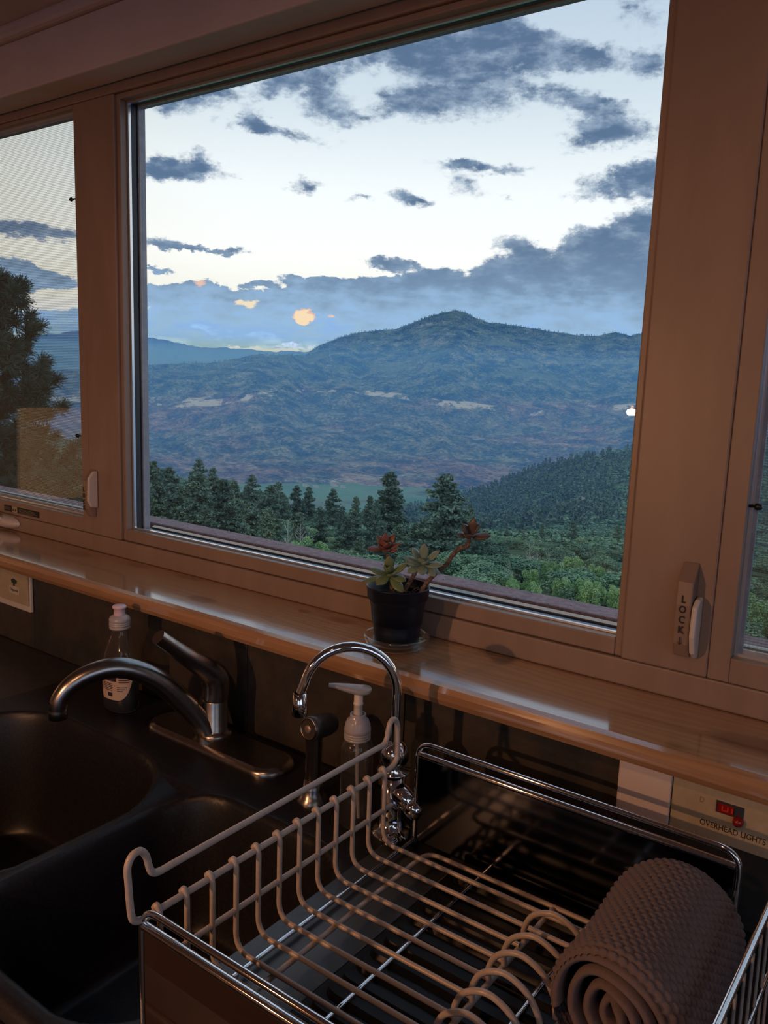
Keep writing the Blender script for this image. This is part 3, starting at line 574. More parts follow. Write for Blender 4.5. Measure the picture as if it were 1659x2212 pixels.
def dead(seed, nb=26, spread=.22):
    rs = np.random.RandomState(seed); q_ = [tube_np((0, 0, -.05), (.01, 0, .5), .014, .009, 6), tube_np((.01, 0, .5), (-.01, .01, 1), .009, .002, 5)]
    for k in range(nb):
        f = .30+.68*rs.rand(); a = rs.rand()*6.283; L = spread*(1.1-f)*(.5+.8*rs.rand())+.03; b0 = np.array([0, 0, f]); b1 = b0+np.array([math.cos(a)*L, math.sin(a)*L, L*.9]); q_.append(tube_np(b0, b1, .0045, .002, 3))
        for j in range(2):
            a2 = a+rs.normal()*.7; c = b0+(b1-b0)*(.4+.4*rs.rand()); q_.append(tube_np(c, c+np.array([math.cos(a2)*L*.4, math.sin(a2)*L*.4, L*.5]), .0024, .001, 3))
    return np.concatenate(q_)
CON = [conifer(s_, 11000, wd, lw, card=cd*.78) for s_, wd, lw, cd in ((1, .23, .08, .024), (2, .29, .05, .027), (3, .20, .10, .022), (4, .36, .03, .030))]
CON.append(conifer(5, 6000, .40, .05, card=.027))
CRN = [crown(s_) for s_ in (11, 12, 13, 14)]
ASP = [crown(s_, 4600, 22, .030, 1.25, .15, .012, .085) for s_ in (21, 22, 23)]
DED = [dead(s_) for s_ in (31, 32, 33)]
def mk(name, pair, ml, mw):
    a = quads_mesh(name, pair[0], ml); a.materials.append(ml)
    b_ = quads_mesh('trunk', pair[1], mw); b_.materials.append(mw); return a, b_
CONM = [mk('foliage', p_, m_pineleaf, m_bark) for p_ in CON]; CRNM = [mk('foliage', p_, m_oakleaf, m_bark) for p_ in CRN]; ASPM = [mk('foliage', p_, m_aspenleaf, m_whitebark) for p_ in ASP]
DEDM = []
for p_ in DED:
    a = quads_mesh('bare_tree', p_, m_whitebark); a.materials.append(m_whitebark); DEDM.append(a)
def tree_at(name, az, d, eltop, pair, label, cat, group=None, wf=1.0, sink=.0, hgt=None):
    gz = float(ground_z(np.array([az]), np.array([d]))[0]); x_, y_ = pol(az, d)
    h_ = hgt if hgt is not None else math.tan(R(eltop))*d-gz
    h_ = max(h_, 1.5)
    r_ = bpy.data.objects.new(name, None); C.objects.link(r_); r_.location = (x_, y_, gz+H-sink); r_.scale = (h_*wf, h_*wf, h_); r_.rotation_euler = (0, 0, (az*37+d) % 6.28); tag(r_, label, cat, group)
    for nm, me in (('foliage', pair[0]), ('trunk', pair[1])):
        c_ = bpy.data.objects.new(nm, me); C.objects.link(c_); c_.parent = r_
    return r_
# prominent trees of the view: azimuth, elevation of the top, distance
PT_ = [(35.74, -6.76, 150, 0, 'tall pointed pine left of the plant top, standing above the meadow', 1.25), (31.9, -6.76, 140, 1, 'tall broad dark pine between meadow and right hill', 1.4),
 (39.68, -8.07, 200, 1, 'dark pine in front of the green meadow, between two pairs of conifers', 1.05), (42.26, -7.9, 210, 1, 'left pine of the touching pair before the meadow', 1.0), (41.36, -7.95, 215, 0, 'right pine of the touching pair before the meadow', 1.0),
 (43.54, -7.67, 320, 1, 'small round pine at the left end of the meadow', 1.3), (22.93, -9.43, 235, 4, 'round crowned juniper alone on the green thicket at the right', 1.0), (46.7, -7.6, 105, 3, 'big bushy pine in the left half of the picture window', 1.0),
 (48.87, -6.2, 300, 1, 'pine cresting the left knoll', 1.1), (47.95, -6.75, 290, 0, 'slim pine just right of the one cresting the left knoll', 1.1), (51.3, -8.6, 95, 3, 'bushy pine close behind the left edge of the picture window', 1.0),
 (45.29, -7.2, 250, 1, 'dark pine right of the left knoll, above the big bushy pine', 1.1), (38.05, -8.55, 190, 2, 'slender left one of two small pines right of the meadow', 1.1), (37.08, -8.45, 195, 2, 'slender right one of two small pines next to the tall pointed pine', 1.1),
 (44.2, -9.4, 90, 0, 'dark narrow pine above the outside beam, left of the white snags', 1.1), (30.1, -8.8, 150, 3, 'lower olive pine hugging the right side of the broad dark pine', .9), (18.36, -9.6, 220, 1, 'dark pine at the right edge of the picture window', 1.1),
 (49.9, -9.0, 110, 1, 'mid sized pine between the two bushy pines on the left', 1.2), (40.6, -9.3, 170, 1, 'dark pine below the meadow, beneath the touching pair', 1.2), (36.6, -9.0, 140, 3, 'squat pine at the left foot of the tall pointed pine', .8), (33.4, -10.2, 150, 3, 'low dark pine between the two tall pines', .9), (47.9, -9.3, 120, 2, 'thin pine just left of the big bushy pine', 1.3), (43.0, -8.9, 190, 3, 'spreading pine left of the touching pair', .9), (38.7, -9.8, 140, 1, 'dark pine half hidden under the meadow rim', 1.1)]
for az, el, d, k, lb, wf in PT_: tree_at('pine_tree', az, d, el, CONM[k], lb, 'tree', wf=wf)
AS_ = [(22.74, -11.7, 92, 0, 'tallest light green aspen at the lower right, in the middle of its stand'), (24.28, -12.2, 88, 1, 'light green aspen left of the tallest aspen'), (25.6, -12.8, 84, 2, 'leftmost light green aspen of the stand at the lower right'), (21.15, -12.2, 90, 1, 'light green aspen right of the tallest aspen'), (19.9, -12.5, 88, 0, 'light green aspen at the right edge of the picture window'),
 (19.6, -13.5, 72, 2, 'low aspen against the lower right corner of the picture window'), (21.7, -13.7, 70, 1, 'yellowish low aspen just above the outside beam at the right'), (23.4, -13.2, 74, 0, 'front aspen left of the yellowish low aspen'), (26.8, -13.6, 78, 2, 'small aspen beside the white snag above the beam'), (41.87, -11.5, 75, 1, 'small yellow green aspen above the beam, left of the potted plant'), (40.57, -11.55, 78, 2, 'second small yellow green aspen above the beam, left of the potted plant'), (12.0, -12.74, 70, 0, 'light aspen seen through the right casement window'), (10.4, -13.3, 64, 1, 'low aspen at the edge of the right casement window')]
for az, el, d, k, lb in AS_: tree_at('aspen_tree', az, d, el, ASPM[k], lb, 'tree', wf=.85)
for az, el, d, k, lb in [(42.8, -10.2, 78, 0, 'white leafless snag above the beam near the window middle'), (41.9, -10.5, 80, 1, 'thinner white snag right beside the white leafless snag'), (27.14, -12.3, 80, 2, 'spreading white dead tree above the beam, right of the potted plant'), (25.8, -10.9, 110, 0, 'tall bare grey trunk rising from the green thicket'), (25.2, -11.7, 100, 1, 'short bare snag right of the tall bare grey trunk'), (24.45, -11.6, 104, 2, 'bare snag nearest the tallest aspen'), (20.4, -12.4, 95, 0, 'bare tree between the aspens at the right')]:
    gz = float(ground_z(np.array([az]), np.array([d]))[0]); x_, y_ = pol(az, d); h_ = math.tan(R(el))*d-gz
    o = bpy.data.objects.new('bare_tree', DEDM[k]); C.objects.link(o); o.location = (x_, y_, gz+H); o.scale = (h_*.9, h_*.9, h_); tag(o, lb, 'tree')
# counted background conifers and oak bushes (same kinds, told apart by nothing)
rs = np.random.RandomState(77)
for n_c in range(230):
    if n_c < 165: az = 43+18*rs.rand(); d = 88+300*rs.rand()**1.2; hg = 6+6*rs.rand(); cap = math.tan(R(-7.6+(max(0, az-47))*.25))*d-float(ground_z(np.array([az]), np.array([d]))[0]); hg = max(3.5, min(hg, cap)); lb, gp = 'conifer in the dense stand on the left side of the near slope', 'conifers of the left stand'
    elif n_c < 205: az = 29+14*rs.rand(); d = 105+190*rs.rand(); hg = 4.5+4.5*rs.rand(); lb, gp = 'low conifer in the brush below the valley meadow', 'low conifers below the meadow'
    else: az = 16+13*rs.rand(); d = 190+260*rs.rand(); hg = 4+3*rs.rand(); lb, gp = 'small dark conifer in the thicket at the foot of the right hill', 'small conifers at the hill foot'
    tree_at('pine_tree', az, d, 0, CONM[rs.randint(0, 4)], lb, 'tree', gp, wf=.95+.5*rs.rand(), hgt=hg)
for n_c in range(26):
    az = 18+9.5*rs.rand(); tree_at('aspen_tree', az, 66+30*rs.rand(), -12.3-1.6*rs.rand()-.12*(az-18), ASPM[rs.randint(0, 3)], 'light green young aspen filling out the stand at the lower right', 'tree', 'young aspens of the lower right stand', wf=.85)
n_c = 0
while n_c < 280:
    az = 8+56*rs.rand(); d = math.sqrt(60**2+(190**2-60**2)*rs.rand())
    tree_at('oak_bush', az, d, 0, CRNM[rs.randint(0, 4)], 'rounded scrub oak bush in the thicket of the near slope', 'bush', 'scrub oaks on the near slope', wf=1.5+.5*rs.rand(), hgt=2.6+1.6*rs.rand(), sink=.5); n_c += 1
def scatter(name, protos, keep, az0, az1, d0, d1, n, h0, h1, wf, m, label, cat, seed, dens=None, power=1.0, zf=None):
    rs = np.random.RandomState(seed); az = az0+(az1-az0)*rs.rand(n); d = np.sqrt(d0**2+(d1**2-d0**2)*rs.rand(n)**power)
    if dens is not None:
        ok = dens(az, d, rs); az, d = az[ok], d[ok]
    n = len(az); gz = (zf or ground_z)(az, d); X_, Y_ = pol(az, d); hh = h0+(h1-h0)*rs.rand(n); parts = []
    P_ = [p_[0].reshape(-1, 4, 3) for p_ in protos]
    for i in range(n):
        src = P_[i % len(P_)]; sel = src[rs.randint(0, len(src), keep)]
        c_ = sel.mean(1, keepdims=True); g = (sel-c_)*math.sqrt(len(src)/keep)*.62+c_; a = rs.rand()*6.283; ca, sa2 = math.cos(a), math.sin(a)
        w_ = wf*hh[i]; x2 = (g[..., 0]*ca-g[..., 1]*sa2)*w_+X_[i]; y2 = (g[..., 0]*sa2+g[..., 1]*ca)*w_+Y_[i]; z2 = g[..., 2]*hh[i]+gz[i]+H-.1*hh[i]
        parts.append(np.stack([x2, y2, z2], -1).reshape(-1, 3))
    me = quads_mesh(name, np.concatenate(parts), m); o = link(name, me, m); return tag(o, label, cat, kind='stuff')
scatter('oak_thicket', CRN, 115, 8, 64, 170, 640, 4600, 2.4, 4.4, 1.9, m_oakleaf, 'continuous scrub oak thicket covering the middle of the near slope', 'brush', 101)
hilld = lambda az, d, r_: (r_.rand(len(az)) < np.clip((az-17)/9, .12, 1)*np.where(d < 1000, 1, .75)) & (az < 37)
scatter('hill_conifers', CON[:3], 44, 8, 37, 620, 1320, 5200, 7, 13, .95, m_pineleaf, 'many small conifers covering the shaded hill at the right', 'trees', 102, hilld)
scatter('hill_brush', CRN, 26, 8, 62, 600, 1300, 6000, 2.5, 5, 2.2, m_oakleaf, 'low brush covering the hill at the right and the left knoll', 'brush', 103)
def ridge_band(az, d, r_):
    Dm = np.interp(az, [38, 41.5, 43, 60], [7200, 6600, 6000, 5600]); return (np.abs(d-Dm+120) < 190) & (r_.rand(len(az)) < .35+.65*(fbm(az*1.3, az*0+.3, 3, 41) > -.05))
scatter('ridge_conifers', CON[:3], 14, 17, 54, 5300, 7300, 15000, 8, 17, .8, m_pineleaf, 'tiny conifers fringing the skyline ridge of the mountain', 'trees', 104, ridge_band, 1.0, mount_z)
V, q = None, None
# big pine close to the left casement
def near_pine():
    rs = np.random.RandomState(9); N_ = []; W2 = []; ht = 12.6
    W2.append(tube_np((0, 0, 0), (0, 0, ht*.98), .16, .02, 8))
    for k in range(96):
        f = .22+.77*(k/96)**.8; L = 2.9*(1-f)**.62*(.72+.4*rs.rand())+.12; a = k*2.4+rs.rand()*.6; z0 = f*ht
        base = np.array([0, 0, z0]); tip = base+np.array([math.cos(a)*L, math.sin(a)*L, L*(.18+.5*(f-.4))]); W2.append(tube_np(base, tip, .035*(1-f)+.012, .008, 4))
        ntw = 9+int(L*9)
        for j in range(ntw):
            u_ = .25+.75*(j+rs.rand())/ntw; b0 = base+(tip-base)*u_; dv = (tip-base)/L*.5+rs.normal(size=3)*.45+np.array([0, 0, .35]); dv /= np.linalg.norm(dv)
            b1 = b0+dv*(.16+.22*rs.rand()); W2.append(tube_np(b0, b1, .007, .004, 3))
            nn_ = 110; t_p = rs.rand(nn_)[:, None]; root = b1-dv*.13*t_p; dd_ = dv*.75+rs.normal(size=(nn_, 3))*.62; dd_ /= np.linalg.norm(dd_, axis=1, keepdims=True)
            tipn = root+dd_*.15; sd = np.cross(dd_, rs.normal(size=(nn_, 3))); sd /= np.linalg.norm(sd, axis=1, keepdims=True); sd *= .0052
            N_.append(np.stack([root-sd, root+sd, tipn+sd*.6, tipn-sd*.6], 1).reshape(-1, 3))
    return np.concatenate(N_), np.concatenate(W2)
NP = near_pine(); az_, d_2 = 62.3, 12.5; x_, y_ = pol(az_, d_2); top = math.tan(R(5.0))*d_2
pn = bpy.data.objects.new('pine_tree', None); C.objects.link(pn); pn.location = (x_, y_, H+top-12.6); tag(pn, 'large dark pine close outside the left casement window', 'tree')
a = quads_mesh('needles', NP[0], None); a.materials.append(fol_mat('near_pine_needles', [(.3, (.045, .09, .07)), (.5, (.075, .13, .095)), (.7, (.12, .19, .12))], 1.5)); c_ = bpy.data.objects.new('needles', a); C.objects.link(c_); c_.parent = pn
a = quads_mesh('trunk', NP[1], None); a.materials.append(m_bark); c_ = bpy.data.objects.new('trunk', a); C.objects.link(c_); c_.parent = pn
# hamlet on the valley floor and houses on the right hill
m_house = pbr('pale_house_wall', (.55, .5, .45), .8); m_roof = pbr('house_roof', (.30, .26, .25), .8)
for i, (az, el, d, s_, lb) in enumerate([(41.6, None, 2880, 14, 'pale farmhouse at the left of the valley hamlet'), (40.9, None, 2860, 12, 'second farmhouse from the left in the valley hamlet'), (39.6, None, 2900, 16, 'long farm building in the middle of the valley hamlet'), (39.0, None, 2870, 12, 'farmhouse right of the long farm building'), (35.0, None, 2890, 13, 'lone farmhouse behind the tall pointed pine'), (22.3, None, 905, 9, 'house with pale roof on the right hill'), (24.0, None, 880, 7, 'small white shed left of the house on the right hill')]):
    gz = float(ground_z(np.array([az]), np.array([d]))[0])+2.0; x_, y_ = pol(az, d)
    h_ = thing('house', lb, 'house', (x_, y_, gz)); w_ = s_*.8; hh = s_*.28
    MB().box(x_-w_, x_+w_, y_-s_*.4, y_+s_*.4, gz-6, gz+hh).build('wall', m_house, h_)
    MB().prism([(y_-s_*.5, gz+hh), (y_+s_*.5, gz+hh), (y_, gz+hh+s_*.22)], 0, x_-w_*1.1, x_+w_*1.1).build('roof', m_roof, h_)
# OUTDOOR-END

# ------------------------------------------------------------------ backsplash tiles (children of their own panel in the wall)
bs = thing('wall_backsplash', 'dark mottled slate tile backsplash between counter and sill', 'backsplash', (-.9, -.11, -.568), kind='structure')
x = -1.517-.305*6
tiles = []
while x < XR:
    x1 = x+.305
    a0, a1 = max(x, XL)+.001, min(x1, XR)-.001
    if a1-a0 > .02:
        if x < -.30 or x > -.05: MB().box(a0, a1, -.110, -.1005, -.579, -.4145).build('tile', m_slate, bs, .0012)
        else:
            MB().box(-.296, .004, -.110, -.1005, -.579, -.4875).build('tile', m_slate, bs, .0012); MB().box(-.003+.0, .004, -.110, -.1005, -.4870, -.4145).build('tile', m_slate, bs, .0008)
    x = x1
# electrical plates
pl = thing('outlet_plate', 'beige cover plate with a small disposal sticker under the left end of the sill', 'switch plate', (-1.58, -.111, -.505))
MB().box(-1.6440, -1.5155, -.118, -.1102, -.502, -.4140).build('box_cover', m_white, pl, .002)
MB().box(-1.6400, -1.5170, -.1215, -.1182, -.4880, -.4142).build('cover_plate', m_beige, pl, .0012)
s_ = MB(); s_.box(-1.5850, -1.5500, -.1219, -.1216, -.4705, -.4545); s_.build('sticker', pbr('pale_sticker', (.55, .5, .42), .5), pl)
g_ = MB(); g_.add([(-1.5740, -.1222, -.4480), (-1.5580, -.1222, -.4485), (-1.5545, -.1222, -.4415), (-1.5665, -.1222, -.4380), (-1.5775, -.1222, -.4415)], [(0, 1, 2, 3, 4)]); g_.box(-1.5695, -1.5635, -.1223, -.1216, -.4535, -.4475); g_.build('emblem', pbr('dark_green_ink', (.02, .04, .03), .6), pl)
text_mesh('Disposal', .0085, (-1.5675, -.1221, -.4625), m=m_ink, parent=pl)
p0 = MB(); p0.box(-1.7600, -1.6450, -.1175, -.1102, -.5000, -.4140)
tag(p0.build('blank_plate', m_white, None, .002), 'pale blank plate at the picture edge under the left end of the sill', 'switch plate')
p1 = MB(); p1.box(-.2965, -.2365, -.1185, -.1005, -.4868, -.4140)
tag(p1.build('blank_plate', pbr('pinkish_white_plate', (.66, .55, .50), .5), None, .0015), 'pinkish white blank plate under the sill beside the light switch', 'switch plate')
p2 = thing('switch_plate', 'beige switch plate lettered OVERHEAD LIGHTS with a glowing red slider under the sill', 'switch plate', (-.17, -.111, -.485))
MB().box(-.2355, -.0040, -.1165, -.1005, -.4868, -.4140).build('cover_plate', m_beige, p2, .0015)
r_ = MB(); r_.box(-.1885, -.1605, -.1178, -.1167, -.4515, -.4385); r_.build('slot', m_gasket, p2)
m_led = emis('red_indicator', (1.0, .06, .03), .16)
r_ = MB(); r_.box(-.1865, -.1700, -.1195, -.1179, -.4500, -.4400); r_.build('slider', m_red, p2, .0006)
r_ = MB()
for a in (-.1815, -.1760, -.1715): r_.box(a-.0007, a+.0007, -.1199, -.1196, -.4475, -.4420)
r_.box(-.1815, -.1760, -.1199, -.1196, -.4475, -.4465); r_.build('indicator', m_led, p2)
r_ = MB(); r_.lathe([(0, .007), (.003, .0065), (.0052, .004), (.0056, 0)], (-.1648, -.1179, -.4545), (0, -1, 0), 16); r_.build('knob', m_red, p2)
text_mesh('OVERHEAD LIGHTS', .0092, (-.170, -.1167, -.4690), m=m_ink, parent=p2, sx=.84)
text_mesh('D', .009, (-.2035, -.1167, -.4440), m=pbr('faint_ink', (.25, .18, .12), .6), parent=p2, sx=.8)

# ------------------------------------------------------------------ counter, sink, cabinet
ct = MB(); ct.box(XL+.001, -1.309, -.70, -.1005, -.62, -.580); ct.box(-.469, XR-.001, -.70, -.1005, -.62, -.580); ct.box(-1.309, -.469, -.70, -.668, -.62, -.580)
ct.box(-1.309, -.469, -.1240, -.1005, -.62, -.580)
tag(ct.build('countertop', m_counter, None, .002), 'dark counter around the black sink below the windows', 'countertop')
cab = thing('base_cabinet', 'brown base cabinet carrying the sink counter', 'cabinet', (-.4, -.38, ZF))
m_cab = pbr('brown_cabinet_wood', (.16, .08, .04), .45, extra=x_speck((.13, .065, .033), (.19, .10, .05), 6, st=.08, stretch=(6, 6, .6)))
k = MB(); k.box(XL+.002, XR-.002, -.64, -.62, ZF+.09, -.6205); k.box(XL+.002, XR-.002, -.62, -.101, ZF+.0005, ZF+.09); k.build('body', m_cab, cab)
for i in range(10):
    xa = XL+.02+i*.555; d_ = MB().box(xa, xa+.54, -.660, -.6405, ZF+.12, -.645).build('door', m_cab, cab, .003); ORG[d_.name] = ORG[cab.name]
    MB().tube(fillet([(xa+.49, -.6605, -.80), (xa+.49, -.685, -.80), (xa+.49, -.685, -.70), (xa+.49, -.6605, -.70)], .01), .005, 8).build('handle', m_nickel, d_)

def sink_mesh():
    x0, x1, y0, y1 = -1.308, -.470, -.667, -.1245
    nx, ny = 210, 136
    X, Y = np.meshgrid(np.linspace(x0, x1, nx), np.linspace(y0, y1, ny))
    Z = np.full_like(X, -.568)
    edge = np.minimum(np.minimum(X-x0, x1-X), np.minimum(Y-y0, y1-Y))
    Z -= .012*np.clip(1-edge/.012, 0, 1)**2
    def bowl(a0, a1, b0, b1, r, depth):
        cx, cy_ = (a0+a1)/2, (b0+b1)/2; hx, hy = (a1-a0)/2-r, (b1-b0)/2-r
        qx = np.abs(X-cx)-hx; qy = np.abs(Y-cy_)-hy
        d = np.hypot(np.maximum(qx, 0), np.maximum(qy, 0))+np.minimum(np.maximum(qx, qy), 0)-r   # <0 inside
        s = np.clip((-d+.016)/.052, 0, 1); s = s*s*(3-2*s); return depth*s**.8+.012*np.clip(-d/.15, 0, 1)*(d < 0)
    a = bowl(-1.250, -.862, -.626, -.290, .11, .19); b = bowl(-.815, -.545, -.626, -.300, .07, .17)
    Z -= np.maximum(a, b)
    dv = np.exp(-((X+.838)/.028)**2)*((Y > -.62) & (Y < -.30)); Z -= .010*dv
    co = np.stack([X.ravel(), Y.ravel(), Z.ravel()], 1); idx = np.arange(nx*ny).reshape(ny, nx)
    q = np.stack([idx[:-1, :-1], idx[:-1, 1:], idx[1:, 1:], idx[1:, :-1]], -1).reshape(-1, 4)
    m = MB(); m.v = [tuple(p) for p in co]; m.f = [tuple(f) for f in q]; m.sm = [True]*len(m.f); m.mi = [0]*len(m.f)
    return m
sk = thing('kitchen_sink', 'black composite double-bowl sink set in the counter under the windows', 'sink', (-.889, -.40, -.568))
sink_mesh().build('sink_body', m_sink, sk)
for cx_ in (-1.056, -.68):
    MB().lathe([(.001, .004), (.03, .002), (.042, .006), (.045, .001)], (cx_, -.45, -.768), (0, 0, 1), 24).build('drain_strainer', m_nickel, sk)

# ------------------------------------------------------------------ kitchen faucet
ZL = -.568
fa = thing('kitchen_faucet', 'brushed nickel low-arc kitchen faucet with raised lever between the sink bowls', 'faucet', (-.908, -.176, ZL))
def stadium(cx, cy_, hl, r, n=14, rot=0.0):
    pts = []
    for k in range(n+1): a = -math.pi/2+math.pi*k/n; pts.append((cx+hl-r+r*math.cos(a), cy_+r*math.sin(a)))
    for k in range(n+1): a = math.pi/2+math.pi*k/n; pts.append((cx-hl+r+r*math.cos(a), cy_+r*math.sin(a)))
    return pts
m = MB(); lv = [(0, 0), (0, .005), (.003, .009), (.008, .0115)]
rings_ = [[(p[0], p[1], ZL+z) for p in stadium(-.890, -.186, .143-i_, .038-i_)] for i_, z in lv]
n_ = len(rings_[0]); m.add([p for r_ in rings_ for p in r_], [(i*n_+k, i*n_+(k+1) % n_, (i+1)*n_+(k+1) % n_, (i+1)*n_+k) for i in range(3) for k in range(n_)], True); m.add(rings_[-1], [tuple(range(n_))])
m.build('deck_plate', m_nickel, fa)
B_ = (-.908, -.176)
MB().lathe([(.026, .0117), (.026, .015), (.0215, .017), (.0195, .020), (.0195, .066), (.0188, .0675), (.0003, .0676)], (B_[0], B_[1], ZL), seg=32).build('body', m_nickel, fa)
ds = Vector((-.446, -.895, 0)); P_ = lambda s_, z: (B_[0]+ds.x*s_, B_[1]+ds.y*s_, z)
sp_pts = smooth_path([P_(.010, -.556), P_(.024, -.532), P_(.048, -.500), P_(.084, -.461), P_(.121, -.438), P_(.153, -.431), P_(.185, -.437), P_(.208, -.450), P_(.221, -.466), P_(.2245, -.478)], 5)
n_ = len(sp_pts)
so = MB().tube(sp_pts, [.0180-.0050*min(1, i/n_*1.15) for i in range(n_)], 16).build('spout', m_nickel, fa)
MB().lathe([(.0105, -.014), (.0128, -.013), (.0131, -.002), (.0127, .000), (.0131, .002), (.0130, .010)], P_(.2250, -.482), (.0, .05, 1), 20).build('aerator', m_nickel, fa)
lpp = [(-.908, -.176, -.5005), (-.9072, -.1745, -.484), (-.9068, -.1770, -.468), (-.9085, -.1900, -.4515), (-.9130, -.2200, -.4275), (-.9175, -.2480, -.4030), (-.921, -.272, -.382)]
lp_ = smooth_path(lpp, 6); rk = [.0201, .0208, .0206, .0178, .0138, .0116, .0108]
rr_ = [rk[min(6, i//6)]+(rk[min(6, i//6+1)]-rk[min(6, i//6)])*((i % 6)/6) for i in range(len(lp_))]
MB().tube(lp_, rr_, 22).build('lever_handle', m_nickel, fa)
MB().lathe([(0, .0006), (.0028, .0006), (.0034, 0)], (-.9165, -.1945, -.4745), (-.45, -.88, .05), 12).build('set_screw_hole', m_knob, fa)

# side sprayer
spy = thing('side_sprayer', 'brushed nickel side sprayer standing upright right of the faucet', 'sprayer', (-.672, -.217, ZL))
S0 = (-.672, -.217, ZL)
MB().lathe([(.0215, 0), (.0215, .003), (.017, .008), (.0135, .018), (.0125, .030), (.0005, .030)], S0, seg=28).build('base_flange', m_nickel, spy)
m = MB(); m.lathe([(.0105, .0305), (.0108, .05), (.0112, .085), (.0118, .092)], S0, seg=20); m.build('grip', m_nickel, spy)
ha = Vector((-.05, -.98, .12)).normalized(); hc = Vector((-.6700, -.2140, -.464))
m = MB(); m.lathe([(.0005, -.034), (.009, -.033), (.0135, -.028), (.0155, -.018), (.0160, .006), (.0160, .014), (.0140, .0155)], hc, ha, 28); m.build('head', pbr('dark_head', (.10, .09, .08), .35, .6), spy)
MB().lathe([(.0145, .0150), (.0146, .0170), (.0128, .0172), (.0126, .0155)], hc, ha, 28).build('face_ring', m_nickel, spy)
MB().lathe([(.0126, .0160), (.0070, .0158), (.0005, .0158)], hc, ha, 28).build('spray_face', pbr('dark_spray_plate', (.04, .03, .026), .5), spy)
MB().lathe([(.0056, .0158), (.0056, .0176), (.0045, .0184), (.0003, .0184)], hc, ha, 22).build('nozzle_button', pbr('dull_nickel_button', (.40, .33, .28), .4, .7), spy)

# filter tap
T0 = (-.545, -.212, ZL)
ft = thing('filter_tap', 'small chrome gooseneck filter tap behind the dish rack handle', 'faucet', T0)
MB().lathe([(.026, 0), (.026, .003), (.021, .007), (.0165, .009), (.0155, .030), (.0150, .082), (.0005, .083)], T0, seg=28).build('body', m_chrome, ft)
prof = [(.0150*1.0, .083)]+[(.0185*math.cos(a), .104+.0195*math.sin(a)) for a in np.linspace(-1.0, 1.25, 12)]
MB().lathe([(.0215, .083), (.0215, .0845)]+prof[1:]+[(.0062, .1235)], T0, seg=28).build('dome', m_chrome, ft)
dt = Vector((-.751, -.661, 0)); Q_ = lambda s_, h: (T0[0]+dt.x*s_, T0[1]+dt.y*s_, T0[2]+h)
gp = [Q_(0, .118), Q_(0, .150), Q_(.0, .182)]+[Q_(.0565-.0565*math.cos(a), .186+.0565*math.sin(a)) for a in np.linspace(.0, math.pi*.93, 16)]
MB().tube(gp+[Q_(.1170, .184)], .0062, 14).build('gooseneck', m_chrome, ft)
MB().lathe([(.0068, .012), (.0085, .011), (.0092, -.004), (.0100, -.016), (.0085, -.017), (.0078, -.010)], Q_(.1178, .172), (-.02, -.02, 1), 20).build('tip_nozzle', m_chrome, ft)
lvA = Vector((.80, -.03, -.46)).normalized()
MB().lathe([(.0005, -.002), (.0110, -.001), (.0128, .003), (.0132, .022), (.0126, .0225), (.0126, .0240), (.0134, .0245), (.0134, .031), (.0118, .038), (.0075, .0425), (.0005, .0440)], Vector(T0)+Vector((.010, -.004, .062)), lvA, 22).build('valve_knob', m_chrome, ft)
MB().lathe([(.0005, 0), (.011, .0), (.0118, .006), (.008, .012), (.0005, .013)], Vector(T0)+Vector((.018, -.028, .004)), (0, 0, 1), 18).build('base_screw_cap', m_chrome, ft)

# soap bottle (dish soap)
BS = (-1.118, -.194, ZL)
bo = thing('dish_soap_bottle', 'clear squeeze bottle of dark blue dish soap with white label behind the faucet', 'soap bottle', BS)
prof = [(.0005, .0005), (.030, .0005), (.0345, .006), (.0355, .02), (.0355, .075), (.034, .092), (.028, .108), (.020, .124), (.0148, .134), (.0148, .140)]
MB().lathe(prof, BS, seg=32, sx=1.0, sy_=.72).build('bottle', m_bottle, bo)
MB().lathe([(.0005, .002), (.029, .002), (.0330, .007), (.0343, .02), (.0343, .066), (.0005, .066)], BS, seg=32, sx=1.0, sy_=.70).build('soap', m_bluesoap, bo)
MB().lathe([(.0150, .1385), (.0168, .1390), (.0168, .1420), (.0158, .1425), (.0158, .1436), (.0170, .1440), (.0170, .1462), (.0162, .1466), (.0170, .1472), (.0170, .1495), (.0163, .1500), (.0170, .1506), (.0170, .1545), (.0160, .1575), (.0125, .1600), (.0100, .1615)], BS, seg=28).build('cap', m_capw, bo)
MB().lathe([(.0092, .1615), (.0088, .172), (.0110, .1730), (.0115, .1755), (.0098, .1775), (.0003, .1780)], BS, seg=24).build('spout_cap', pbr('pink_white_cap', (.72, .55, .60), .35), bo)
def label_arc(r0, th0, th1, z0f, z1f, n=18, dr=.0006, syy=.72):
    m_ = MB(); vs_ = []; 
    for k in range(n+1):
        th = th0+(th1-th0)*k/n; a = th
        for z in (z0f(k/n), z1f(k/n)): vs_.append((BS[0]+(r0+dr)*math.cos(a), BS[1]+(r0+dr)*syy*math.sin(a), BS[2]+z))
    m_.add(vs_, [(2*k, 2*k+2, 2*k+3, 2*k+1) for k in range(n)], True); return m_
t0_, t1_ = R(-120), R(6)
label_arc(.0355, t0_, t1_, lambda s_: .024+.060*(max(0, s_-.5)/.5)**2.4+.012*(max(0, .10-s_)/.10)**2, lambda s_: .088).build('back_label', pbr('label_paper', (.52, .40, .31), .5), bo)
pr = MB(); 
def lab_rect(s0, s1, z0, z1):
    q = label_arc(.0355, t0_+(t1_-t0_)*s0, t0_+(t1_-t0_)*s1, lambda s_: z0, lambda s_: z1, 4, .0010); pr.add(q.v, q.f, True)
rng = random.Random(3)
for i in range(7): lab_rect(.05, .46-.03*rng.random(), .083-.0026*i, .0842-.0026*i)
lab_rect(.05, .48, .056, .0625)
